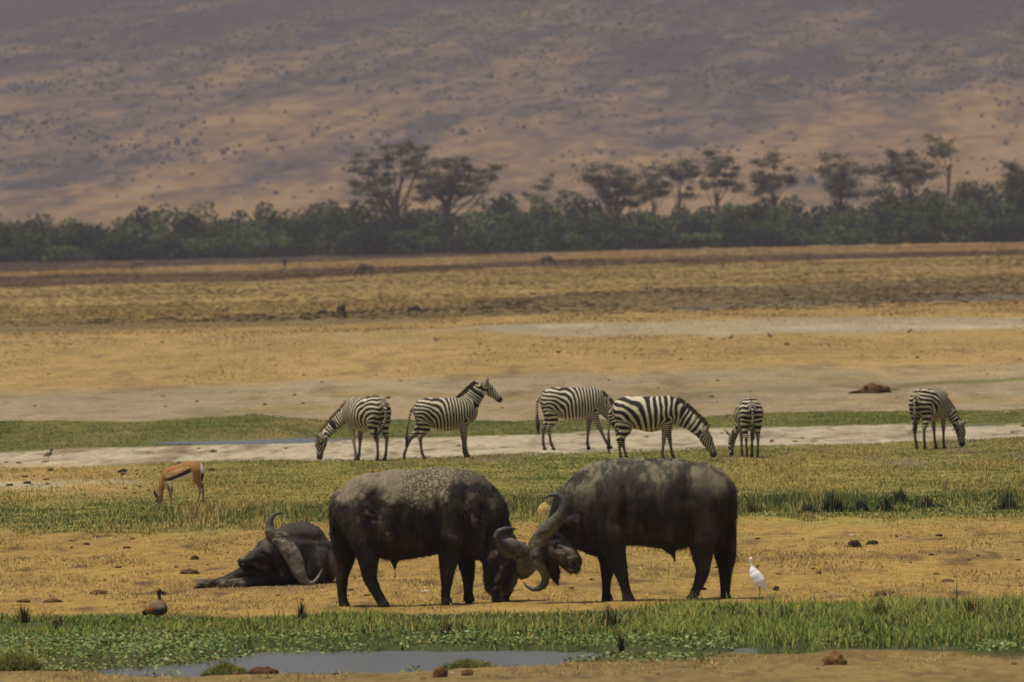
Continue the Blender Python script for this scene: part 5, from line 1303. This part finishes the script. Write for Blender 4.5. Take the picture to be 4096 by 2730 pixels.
def build_litter():
    red, br, dk, gy = lin(92, 66, 46), lin(96, 72, 46), lin(58, 44, 34), lin(112, 98, 80)
    lump('dung_heap', 3495, 1578, 112, 32, red, 'large rusty red dung heap on grey ground behind the herd', 'dung', seed=1, rough=1.5)
    lump('dung_heap', 3440, 1579, 90, 14, red, 'low spill of red dung beside the large rusty heap', 'dung', seed=21, rough=1.6)
    lump('dung_ball', 1762, 2716, 60, 46, lin(106, 74, 46), 'round brown dung ball on the near bank, the tallest beside the pond', 'dung', seed=2)
    lump('dung_ball', 1870, 2712, 46, 28, lin(112, 82, 52), 'smaller flattish dung ball just past the tallest one on the near bank', 'dung', seed=3)
    lump('dung_ball', 3342, 2672, 84, 48, lin(116, 86, 52), 'lone coarse tan dung ball on the near bank under the right hand reeds' .replace('right hand ', ''), 'dung', seed=4, rough=1.3)
    lump('mud_lump', 1055, 2704, 118, 26, lin(84, 60, 40), 'low brown mud lump beside the grassy mound at the pond edge', 'mud lump', seed=5)
    lump('mud_lump', 470, 2690, 70, 20, lin(84, 60, 44), 'small dark mud lump at the narrow end of the pond', 'mud lump', seed=6)
    lump('boulder', 2180, 2062, 62, 46, lin(176, 146, 92), 'pale rounded boulder showing behind the twisted buffalo horn', 'boulder', seed=7, rough=.5)
    lump('pale_stone', 1808, 2706, 26, 12, lin(170, 150, 116), 'pale stone between the two dung balls on the near bank', 'stone', seed=8)
    lump('pale_stone', 1699, 2378, 36, 9, lin(190, 180, 150), 'white stone on orange ground between the legs of the mud covered bull', 'stone', seed=9)
    lump('pale_stone', 3407, 2146, 20, 8, lin(186, 178, 150), 'small white stone on the dry belt past the egret', 'stone', seed=10)
    lump('dung_pat', 3420, 2198, 52, 28, dk, 'dark upright dung pat with two humps on the dry belt', 'dung', seed=11, rough=1.6)
    lump('dung_pat', 3490, 2186, 44, 16, dk, 'low dark dung pat just past the two humped one', 'dung', seed=12, rough=1.5)
    lump('dung_pat', 3104, 2364, 26, 20, dk, 'dark clod standing next to the egret', 'dung', seed=13)
    lump('dung_pat', 3792, 2336, 52, 14, br, 'flat brown dung pat near the tall single reed', 'dung', seed=14)
    lump('dung_pat', 3522, 2384, 48, 22, br, 'brown dung pat half hidden by the reeds', 'dung', seed=15)
    lump('dung_pat', 215, 2420, 80, 18, br, 'wide flat dung pat near the goose', 'dung', seed=16, rough=1.3)
    lump('dung_pat', 395, 2382, 70, 18, br, 'flat dung pat just behind the goose', 'dung', seed=17, rough=1.3)
    lump('dung_pat', 650, 2378, 34, 14, dk, 'small dark dung pat between the goose and the lying buffalo', 'dung', seed=18, rough=1.3)
    lump('dung_pat', 760, 2302, 84, 20, br, 'dung pat at the hooves of the lying buffalo', 'dung', seed=19, rough=1.3)
    lump('dung_pat', 92, 2418, 56, 14, br, 'flat dung pat farthest from the goose along the pond grass', 'dung', seed=22, rough=1.3)
    lump('dung_pat', 716, 1862, 40, 14, lin(96, 84, 66), 'grey earth clod on the salt pan behind the gazelle', 'clod', seed=20)
    # scattered small clods
    spots = []
    for (n, x0, x1, y0, y1, w0, w1, g, lb, tone) in (
            (80, 0, 4096, 2140, 2420, 8, 26, 'small clods on the dry belt', 'small dark clod or dung lump on the orange dry belt', dk),
            (22, 0, 1000, 1885, 1975, 10, 28, 'small clods behind the gazelle', 'small dark clod on the tan ground at the left end of the meadow', dk),
            (26, 0, 4096, 1770, 1840, 8, 22, 'clods on the salt pan', 'small grey brown clod lying on the pale salt pan', lin(104, 88, 68)),
            (60, 0, 4096, 1370, 1640, 6, 17, 'clods on the plain behind the zebras', 'small dark clod on the golden plain behind the zebras', lin(84, 66, 50)),
            (14, 0, 4096, 2670, 2725, 8, 24, 'clods on the near bank', 'small brown clod on the near bank of the pond', lin(100, 72, 48))):
        for i in range(n):
            px = random.uniform(x0, x1); t = random.random(); py = y0 + (y1 - y0) * t
            if 'salt' in g: py = interp(px, BANDS[9][1]) + 12 + t * (interp(px, BANDS[10][1]) - interp(px, BANDS[9][1]) - 14)
            if 'near bank' in g: py = max(py, interp(px, BANDS[13][1]) + 14)
            if 'dry belt' in g and 2900 < px and random.random() < .5: py = random.choice([2236, 2150, 2290]) + random.uniform(-14, 14)
            wd = random.uniform(w0, w1) * (1.0 if random.random() < .85 else 1.4)
            lump('clod', px, py, wd, wd * random.uniform(.25, .5), np.array(tone) * random.uniform(.7, 1.5), lb.replace('at the left end of the meadow', 'behind the gazelle'), 'clod', g, rough=1.5, seed=random.random() * 50)
    # sedge
    for k, (a, b, wd, hh, n, lb) in enumerate((
            (3235, 2064, 90, 60, 220, 'dark sedge clump at the near end of the tall stand in the meadow'),
            (3330, 2058, 110, 100, 330, 'dark sedge clump with the densest black stems in the meadow stand'),
            (3440, 2056, 110, 90, 320, 'broad dark sedge clump in the middle of the meadow stand'),
            (3540, 2058, 110, 80, 260, 'dark sedge clump leaning aside in the meadow stand'),
            (3612, 2030, 90, 130, 240, 'tallest sedge clump rising behind the meadow stand'),
            (3720, 2040, 120, 60, 160, 'thin sedge clump beyond the tallest one in the meadow'),
            (4040, 2045, 110, 70, 160, 'sedge clump at the far edge of the meadow, apart from the stand'),
            (3010, 2058, 60, 60, 80, 'sparse sedge clump behind the egret'),
            (240, 2545, 110, 90, 150, 'dark reeds near the goose at the corner of the pond'),
            (95, 2505, 70, 90, 110, 'dark reed tuft at the far corner of the pond grass'),
            (1205, 2505, 60, 100, 70, 'thin dark reeds before the hind legs of the mud covered bull'),
            (1790, 2555, 60, 70, 60, 'short reed tuft below the forelegs of the mud covered bull'),
            (2488, 2632, 24, 110, 60, 'narrow dark reed spike standing at the end of the pond'),
            (2440, 2520, 90, 90, 70, 'fanned reeds below the forelegs of the darker buffalo'),
            (2860, 2500, 110, 110, 130, 'dark reeds below the hind legs of the darker buffalo'),
            (3530, 2500, 140, 110, 170, 'dark reed patch in front of the half hidden dung pat'),
            (3890, 2510, 200, 120, 240, 'wide dark reed patch around the tall single reed'))):
        sedge(px=a, py=b, wpx=wd, hpx=hh, n=n, label=lb)
    sedge(3828, 2480, 6, 215, 4, 'tall single reed standing above the grass past the egret', dep=2)
    sedge(1012, 2600, 300, 90, 12, 'few bent grass stems arching beside the goose'.replace('beside', 'past'), col=tuple(lin(104, 108, 70)))
    tussock(905, 2706, 185, 62, 'rounded green grass mound in the pond below the goose')
    tussock(1870, 2672, 240, 62, 'wider green grass mound in the pond above the dung balls')
    tussock(60, 2700, 200, 70, 'grass mound closing the narrow end of the pond')

# ------------------------------------------------------------------ acacias, thicket, scrub
def leaf_cloud(P, R3, n, size):
    """n small leaf sprays in ellipsoid pads; returns verts (3 per spray)."""
    k = rng.integers(0, len(P), n)
    d = rng.normal(0, 1, (n, 3)); d /= np.linalg.norm(d, axis=1)[:, None]; d *= np.abs(rng.normal(0, .66, n))[:, None]
    c = P[k] + d * R3[k] * rng.uniform(.75, 1.3, (len(P), 1))[k]
    a = rng.normal(0, 1, (n, 3)); a /= np.linalg.norm(a, axis=1)[:, None]
    b = np.cross(a, rng.normal(0, 1, (n, 3))); b /= np.linalg.norm(b, axis=1)[:, None]
    s = size * rng.uniform(.6, 1.4, n)[:, None]
    V = np.stack([c + a * s, c - a * s * .5 + b * s * .8, c - a * s * .5 - b * s * .8], 1)
    return V.reshape(-1, 3), c

def branch_tube(pts, rads, sides=7):
    V, Fq = [], []
    for i, (p, r) in enumerate(zip(pts, rads)):
        p = np.array(p, float); q = np.array(pts[min(i + 1, len(pts) - 1)], float) - np.array(pts[max(i - 1, 0)], float)
        q /= np.linalg.norm(q); e1 = np.cross(q, (0, 1, .1)); e1 /= np.linalg.norm(e1); e2 = np.cross(q, e1)
        for k in range(sides):
            t = 2 * math.pi * k / sides; V.append(p + (e1 * math.cos(t) + e2 * math.sin(t)) * r)
        if i:
            for k in range(sides):
                a = (i - 1) * sides; b = i * sides; Fq.append((a + k, a + (k + 1) % sides, b + (k + 1) % sides, b + k))
    return np.array(V), np.array(Fq)

def acacia(label, x0, y0, f, base, fork, pads, dist=1690.0, tr=.45, tone=0.0, leaves=3600, limbs=None):
    """base, fork and pads come from the study drawing; depth of each pad is spread round the trunk."""
    S = F / dist
    def W(cx, cy, dy=0.0):
        px, py = x0 + cx * f, y0 + cy * f
        v = D * F + R * (px - 2048) + U * (1365 - py); v = v / v[1]
        yy = dist + dy
        return np.array([v[0] * yy, yy, H + v[2] * yy])
    b = W(*base); gzb = float(gz(b[0], b[1])); b = np.array([b[0], b[1], gzb - .2])
    root = empty('acacia_tree', tuple(b)); tag(root, label, 'tree', 'acacia trees over the thicket')
    fk = W(*fork)
    r_ = random.Random(int(base[0] * 7 + 3))
    PP, RR = [], []
    VV, FF, off = [], [], 0
    def add(pts, rads):
        nonlocal off
        v, q = branch_tube([np.array(p) - b for p in pts], rads); VV.append(v); FF.append(q + off); off += len(v)
    add([b, b * .5 + fk * .5 + np.array([r_.uniform(-.3, .3), 0, 0]), fk], [tr * 1.25, tr, tr * .8])
    sp = max(abs(W(p[0], p[1])[0] - fk[0]) for p in pads)
    for p in pads:
        cx, cy, rx, ry = p
        dy = r_.uniform(-.75, .75) * sp * .8
        c = W(cx, cy, dy); PP.append(c - b); RR.append((rx * f / S * 1.35, max(rx * f / S, 1.2), max(ry * f / S, .45) * 1.3))
        for _ in range(2):
            tt = r_.uniform(.45, .92); cc_ = fk * (1 - tt) + c * tt + np.array([r_.uniform(-.9, .9), r_.uniform(-.9, .9), r_.uniform(-.3, .9)])
            PP.append(cc_ - b); RR.append((r_.uniform(.7, 1.5), r_.uniform(.7, 1.5), r_.uniform(.3, .6)))
        lw_ = r_.uniform(.35, 1.0); low = b * (1 - lw_) + fk * lw_; low[2] = max(min(low[2], c[2] - 1.0), gzb + 1.5)
        mid = low * .45 + c * .55 + np.array([r_.uniform(-.4, .4), 0, -abs(c[0] - fk[0]) * .10 + r_.uniform(-.3, .5)])
        add([low, low * .7 + mid * .3 + np.array([r_.uniform(-.3, .3), 0, .3]), mid, c + np.array([0, 0, -.15])], [tr * .30, tr * .22, tr * .15, tr * .05])
    mk_mesh('trunk', np.concatenate(VV), [np.concatenate(FF)], M_BARK, np.tile(lin(112, 94, 76) * (1 - .3 * tone), (off, 1)), smooth=True, parent=root)
    V, c = leaf_cloud(np.array(PP), np.array(RR), int(leaves * 2.6), .155)
    n = fbm(c[:, 0] / 1.5, c[:, 1] / 1.5, c[:, 2] / 1.0, seed=701)
    t = np.clip(.5 + .8 * n + rng.uniform(-.2, .2, len(c)), 0, 1)[:, None]
    col = lin(74, 68, 46) * (1 - t) + lin(120, 106, 70) * t
    mk_mesh('crown', V, [np.arange(len(c))[:, None] * 3 + np.array([0, 1, 2])], M_FOL, np.repeat(col * (1 - .25 * tone), 3, 0), parent=root)

def build_trees():
    A = (1350, 560, .2975)
    acacia('tall spreading acacia with a forked dark trunk and open flat layers', *A, (800, 1300), (760, 760),
           [(300, 195, 120, 34), (240, 300, 110, 26), (480, 290, 90, 28), (220, 400, 140, 30), (440, 385, 90, 36), (640, 100, 150, 32), (860, 82, 130, 28), (960, 45, 70, 20), (1080, 130, 130, 30), (1180, 105, 80, 16), (1130, 200, 90, 32),
            (470, 465, 110, 36), (190, 570, 60, 56), (420, 650, 120, 36), (250, 715, 100, 28), (500, 745, 110, 30), (230, 880, 70, 46), (720, 265, 60, 34), (900, 330, 50, 40)], tr=.75, leaves=5200)
    acacia('dense dark acacia joined to the tall forked one, sloping down one side', *A, (1500, 1300), (1450, 800),
           [(1150, 370, 130, 56), (1010, 330, 80, 34), (1330, 290, 120, 30), (1500, 275, 170, 34), (1690, 262, 70, 20), (1650, 345, 120, 34), (1800, 400, 130, 46), (1950, 435, 140, 40), (2080, 505, 56, 56), (2130, 372, 100, 18),
            (1300, 450, 170, 56), (1500, 480, 150, 46), (1620, 480, 80, 34), (1250, 600, 150, 56), (1550, 620, 150, 56), (1750, 655, 180, 50), (1930, 690, 120, 34), (1150, 700, 150, 46), (1400, 720, 150, 46), (1080, 800, 100, 40)], tr=.6, leaves=8000, tone=.35, dist=1700)
    B = (2048, 400, .8704)
    acacia('broad brownish acacia, first of the row after the gap', *B, (480, 700), (480, 480), [(370, 322, 50, 14), (440, 308, 56, 14), (350, 352, 46, 14), (400, 372, 66, 20), (500, 332, 56, 16), (480, 382, 80, 34), (560, 372, 70, 34), (420, 422, 50, 26), (520, 432, 70, 34), (600, 402, 50, 30), (470, 472, 50, 26), (560, 482, 60, 26)], tr=.6, leaves=5600, dist=1715)
    acacia('thin grey acacia behind the broad brownish one', *B, (655, 700), (650, 470), [(640, 312, 52, 12), (690, 322, 46, 12), (620, 350, 36, 14), (705, 392, 36, 18), (640, 402, 36, 22), (690, 432, 40, 18), (610, 450, 34, 18)], tr=.35, leaves=2000, dist=1745)
    acacia('slender acacia with two bare stems and light flat layers', *B, (770, 720), (770, 420), [(750, 322, 52, 10), (800, 284, 52, 10), (830, 310, 46, 11), (850, 342, 36, 14), (722, 302, 28, 9), (772, 352, 36, 12), (820, 440, 30, 16)], tr=.35, leaves=1700, dist=1730)
    acacia('tall upright acacia with a pointed top in mid row', *B, (945, 700), (942, 430), [(900, 242, 34, 14), (930, 270, 52, 15), (990, 282, 44, 14), (960, 304, 46, 18), (1030, 314, 36, 12), (940, 335, 28, 16), (880, 382, 34, 24), (1000, 384, 40, 22), (1040, 410, 36, 20)], tr=.45, leaves=2800, dist=1705)
    acacia('green acacia with a round top and drooping side layers', *B, (1205, 700), (1205, 440), [(1200, 252, 42, 13), (1210, 282, 34, 15), (1120, 284, 28, 10), (1110, 352, 34, 11), (1270, 314, 36, 9), (1282, 356, 40, 13), (1170, 362, 44, 18), (1210, 392, 52, 20), (1150, 402, 34, 20), (1120, 432, 46, 20)], tr=.45, leaves=3200, dist=1690, tone=.2)
    acacia('bushy brown acacia beside the bluish gap', *B, (1510, 700), (1510, 470), [(1440, 268, 34, 18), (1500, 258, 44, 14), (1480, 302, 52, 18), (1420, 322, 44, 18), (1550, 292, 44, 18), (1600, 322, 44, 18), (1520, 342, 44, 22), (1460, 382, 34, 30), (1560, 382, 52, 24), (1500, 432, 52, 30), (1580, 432, 52, 24), (1690, 422, 52, 24)], tr=.5, leaves=4600, dist=1720)
    acacia('wide layered acacia beside the bare leaning trunk', *B, (1830, 700), (1830, 430), [(1740, 242, 28, 8), (1830, 252, 44, 11), (1760, 282, 62, 18), (1850, 282, 62, 18), (1900, 302, 52, 18), (1700, 312, 44, 14), (1660, 332, 44, 14), (1780, 332, 52, 18), (1880, 342, 62, 18), (1830, 372, 52, 18), (1940, 342, 52, 14)], tr=.5, leaves=4200, dist=1700, tone=.1)
    acacia('tall bare acacia with a leaning pale trunk and thin top tufts', *B, (1985, 700), (2012, 300), [(1910, 168, 26, 5), (1950, 182, 34, 6), (2022, 188, 34, 7), (1930, 222, 42, 9), (1980, 212, 34, 8), (1920, 242, 40, 8), (2000, 250, 20, 10)], tr=.3, leaves=900, dist=1680)
    acacia('faint pale acacia standing in the gap after the tall forked pair', *B, (150, 700), (150, 470), [(60, 432, 34, 14), (100, 452, 50, 14), (150, 402, 34, 14), (180, 342, 26, 14), (240, 442, 28, 10), (310, 442, 34, 8)], tr=.3, leaves=900, dist=1780)
    acacia('green acacia at the far end of the row', *B, (2320, 700), (2320, 450), [(2290, 302, 34, 10), (2330, 334, 52, 18), (2280, 384, 52, 18), (2340, 384, 44, 22), (2380, 320, 40, 18)], tr=.45, leaves=2600, dist=1690, tone=.2)
    acacia('low dark acacia poking from the thicket near the far end of the row', *B, (2085, 700), (2085, 470), [(2080, 385, 34, 16), (2100, 410, 44, 22), (2060, 425, 40, 20), (2150, 420, 40, 22)], tr=.35, leaves=1800, dist=1695, tone=.35)
    # thicket at the foot of the slope
    top = [(0 * .87, 400 + 510 * .87), (60, 878)] ; top = []
    for a, b in ((0, 505), (60, 528), (130, 548), (220, 530), (300, 550), (380, 570), (440, 580), (520, 540), (600, 530), (650, 530), (700, 540), (780, 508), (850, 498), (920, 500), (950, 540), (1000, 560), (1040, 572), (1080, 530), (1150, 512), (1220, 490), (1300, 480), (1380, 478), (1440, 500), (1560, 470), (1650, 480), (1800, 490), (2000, 500), (2100, 470), (2353, 460)):
        top.append((a * .8704, 400 + b * .8704))
    for a, b in ((100, 480), (200, 480), (260, 502), (300, 480), (400, 460), (500, 500), (700, 500), (850, 490), (1000, 480), (1150, 452), (1220, 490), (1320, 470), (1450, 500), (1600, 470), (1700, 430), (1850, 420), (2000, 402), (2080, 380), (2120, 412), (2180, 390), (2240, 388), (2300, 352), (2500, 380)):
        top.append((2048 + a * .8704, 400 + b * .8704))
    PP, RR = [], []
    px = -420.0
    while px < 4520:
        for row, dist in enumerate((1652, 1668, 1690, 1715)):
            if random.random() < .12: continue
            p = px + random.uniform(-45, 45)
            x, _ = (p - 2048) / F * dist, 0
            v = D * F + R * (p - 2048) + U * (1365 - interp(p, top)); v = v / v[1]
            ztop = H + v[2] * dist; x = v[0] * dist
            g = float(plain(dist))
            hh = max((ztop - g) * 1.14 * (.55 + .15 * row if row < 3 else 1.0) * random.uniform(.78, 1.06), 1.5)
            if row == 0: hh *= random.uniform(.6, .9)
            for k in range(3):
                rz = hh * random.uniform(.20, .34)
                PP.append((x + random.uniform(-1.6, 1.6), dist + random.uniform(-4, 4), g + hh * (.22 + .30 * k) * random.uniform(.85, 1.1) if k < 2 else g + hh - rz))
                RR.append((random.uniform(1.5, 2.9), random.uniform(1.5, 2.8), rz))
        px += 62
    PP, RR = np.array(PP), np.array(RR)
    n = 190000
    k = rng.integers(0, len(PP), n); d = rng.normal(0, 1, (n, 3)); d /= np.linalg.norm(d, axis=1)[:, None]; d *= (rng.uniform(0, 1, n) ** .3)[:, None]
    c = PP[k] + d * RR[k]; c[:, 2] = np.maximum(c[:, 2], plain(c[:, 1]) + .1)
    a = rng.normal(0, 1, (n, 3)); a /= np.linalg.norm(a, axis=1)[:, None]; b = np.cross(a, rng.normal(0, 1, (n, 3))); b /= np.linalg.norm(b, axis=1)[:, None]
    s = rng.uniform(.16, .42, n)[:, None]
    V = np.stack([c + a * s, c - a * s * .5 + b * s * .8, c - a * s * .5 - b * s * .8], 1).reshape(-1, 3)
    per = rng.uniform(-.5, .4, len(PP))[k]; nn = fbm(c[:, 0] / 9, c[:, 1] / 9, c[:, 2] / 4, seed=711)
    t = np.clip(.45 + per + .6 * nn + rng.uniform(-.2, .2, n), 0, 1)[:, None]
    col = lin(24, 30, 20) * (1 - t) + lin(84, 94, 44) * t
    tag(mk_mesh('thicket', V, [np.arange(n)[:, None] * 3 + np.array([0, 1, 2])], M_FOL, np.repeat(col, 3, 0)), 'dense dark green thicket along the foot of the slope', kind='stuff')
    # scrub dotted over the slope
    n = 100000
    y = rng.uniform(2850, 5300, n); x = rng.uniform(-.055, .055, n) * y
    z = hillz(x, y)
    dens = (.02 + .75 * sstep(10, 110, z + 60 * fbm(x / 160, z / 22, seed=111) + 50 * fbm(x / 50, z / 8, seed=721))) * (.5 + fbm(x / 14, z / 3, seed=722))
    kk = rng.uniform(0, 1, n) < dens * (y / 5300)
    x, y, z = x[kk], y[kk], z[kk]; n = len(x)
    r = rng.uniform(.3, .75, n) * np.where(rng.uniform(0, 1, n) < .02, 1.7, 1); hgt = r * rng.uniform(.7, 1.3, n)
    ang = np.linspace(0, 2 * math.pi, 7)[:-1]
    rings = [(0.75, 0.0), (1.0, .5), (.55, .92)]
    VV = []
    for rr, zz in rings:
        for t in ang:
            jit = rng.uniform(.75, 1.25, n)
            VV.append(np.stack([x + np.cos(t) * r * rr * jit, y + np.sin(t) * r * rr * jit, z - .4 + hgt * zz * 1.6 * rng.uniform(.85, 1.15, n)], 1))
    VV.append(np.stack([x, y, z - .4 + hgt * 1.75], 1))
    V = np.stack(VV, 1).reshape(-1, 3); base = np.arange(n)[:, None] * 19
    quads, tris = [], []
    for rI in range(2):
        for j in range(6): quads.append(base + np.array([rI * 6 + j, rI * 6 + (j + 1) % 6, rI * 6 + 6 + (j + 1) % 6, rI * 6 + 6 + j]))
    for j in range(6): tris.append(base + np.array([12 + j, 12 + (j + 1) % 6, 18]))
    cc = jitter(np.tile(lin(78, 68, 62), (n, 1)), n, .3)
    tag(mk_mesh('hillside_scrub', V, [np.concatenate(quads), np.concatenate(tris)], M_FOL, np.repeat(cc, 19, 0), smooth=True), 'dark shrubs scattered over the hazy slope', kind='stuff')

# ------------------------------------------------------------------ haze
def build_haze():
    V = [(-9000, -80, -8), (9000, -80, -8), (9000, 9100, -8), (-9000, 9100, -8), (-9000, -80, 700), (9000, -80, 700), (9000, 9100, 700), (-9000, 9100, 700)]
    q = [(0, 3, 2, 1), (4, 5, 6, 7), (0, 1, 5, 4), (1, 2, 6, 5), (2, 3, 7, 6), (3, 0, 4, 7)]
    mt = bpy.data.materials.new('haze'); mt.use_nodes = True; nt = mt.node_tree; nt.nodes.clear()
    o = nt.nodes.new('ShaderNodeOutputMaterial'); p = nt.nodes.new('ShaderNodeVolumePrincipled')
    p.inputs['Color'].default_value = (.62, .57, .64, 1); p.inputs['Density'].default_value = 1.12e-4; p.inputs['Anisotropy'].default_value = 0.0
    nt.links.new(p.outputs[0], o.inputs['Volume'])
    ob = mk_mesh('haze', V, [np.array(q)], mt); tag(ob, kind='stuff')

# ------------------------------------------------------------------ build everything
build_ground(); build_hill(); build_water()
build_grass()
buffalo_mudded(); buffalo_brown(); buffalo_lying()
build_zebras(); gazelle(); egret(); goose()
small_bird(195, 1853, 'small grey wading bird alone on the salt pan behind the gazelle')
small_bird(1744, 1382, 'tiny grey bird on the golden plain above the raised zebra head', -1)
small_bird(2925, 1372, 'tiny bird on the plain, nearest of the pair above the zebras')
small_bird(3080, 1366, 'tiny dark bird with a raised tail, second of the pair on the plain', -1)
small_bird(3638, 1348, 'tiny bird at the edge of the pale ground far above the lone zebra')
far_game(1366, 1283, 'brown antelope standing side on in shimmering air on the far plain', math.radians(75), .62, (.11, .08, .062), name='antelope')
far_game(1290, 1272, 'small dim antelope beside the brown one on the far plain', math.radians(20), .3, (.11, .085, .06), name='antelope')
far_game(1655, 1270, 'dim grey antelope grazing farther along the dark grass band', math.radians(10), .42, (.09, .07, .06), name='antelope')
far_game(1462, 1114, 'dark wildebeest under the tall forked acacia on the far plain', math.radians(190), .95)
far_game(2188, 1072, 'dark wildebeest in the brown band in mid plain', math.radians(20), .85)
far_game(552, 1084, 'dark wildebeest resting close to the thicket', math.radians(170), .8)
far_game(1140, 1066, 'upright dark animal seen end on before the thicket', math.radians(88), .9, (.05, .04, .03))
build_litter(); build_trees(); build_haze()
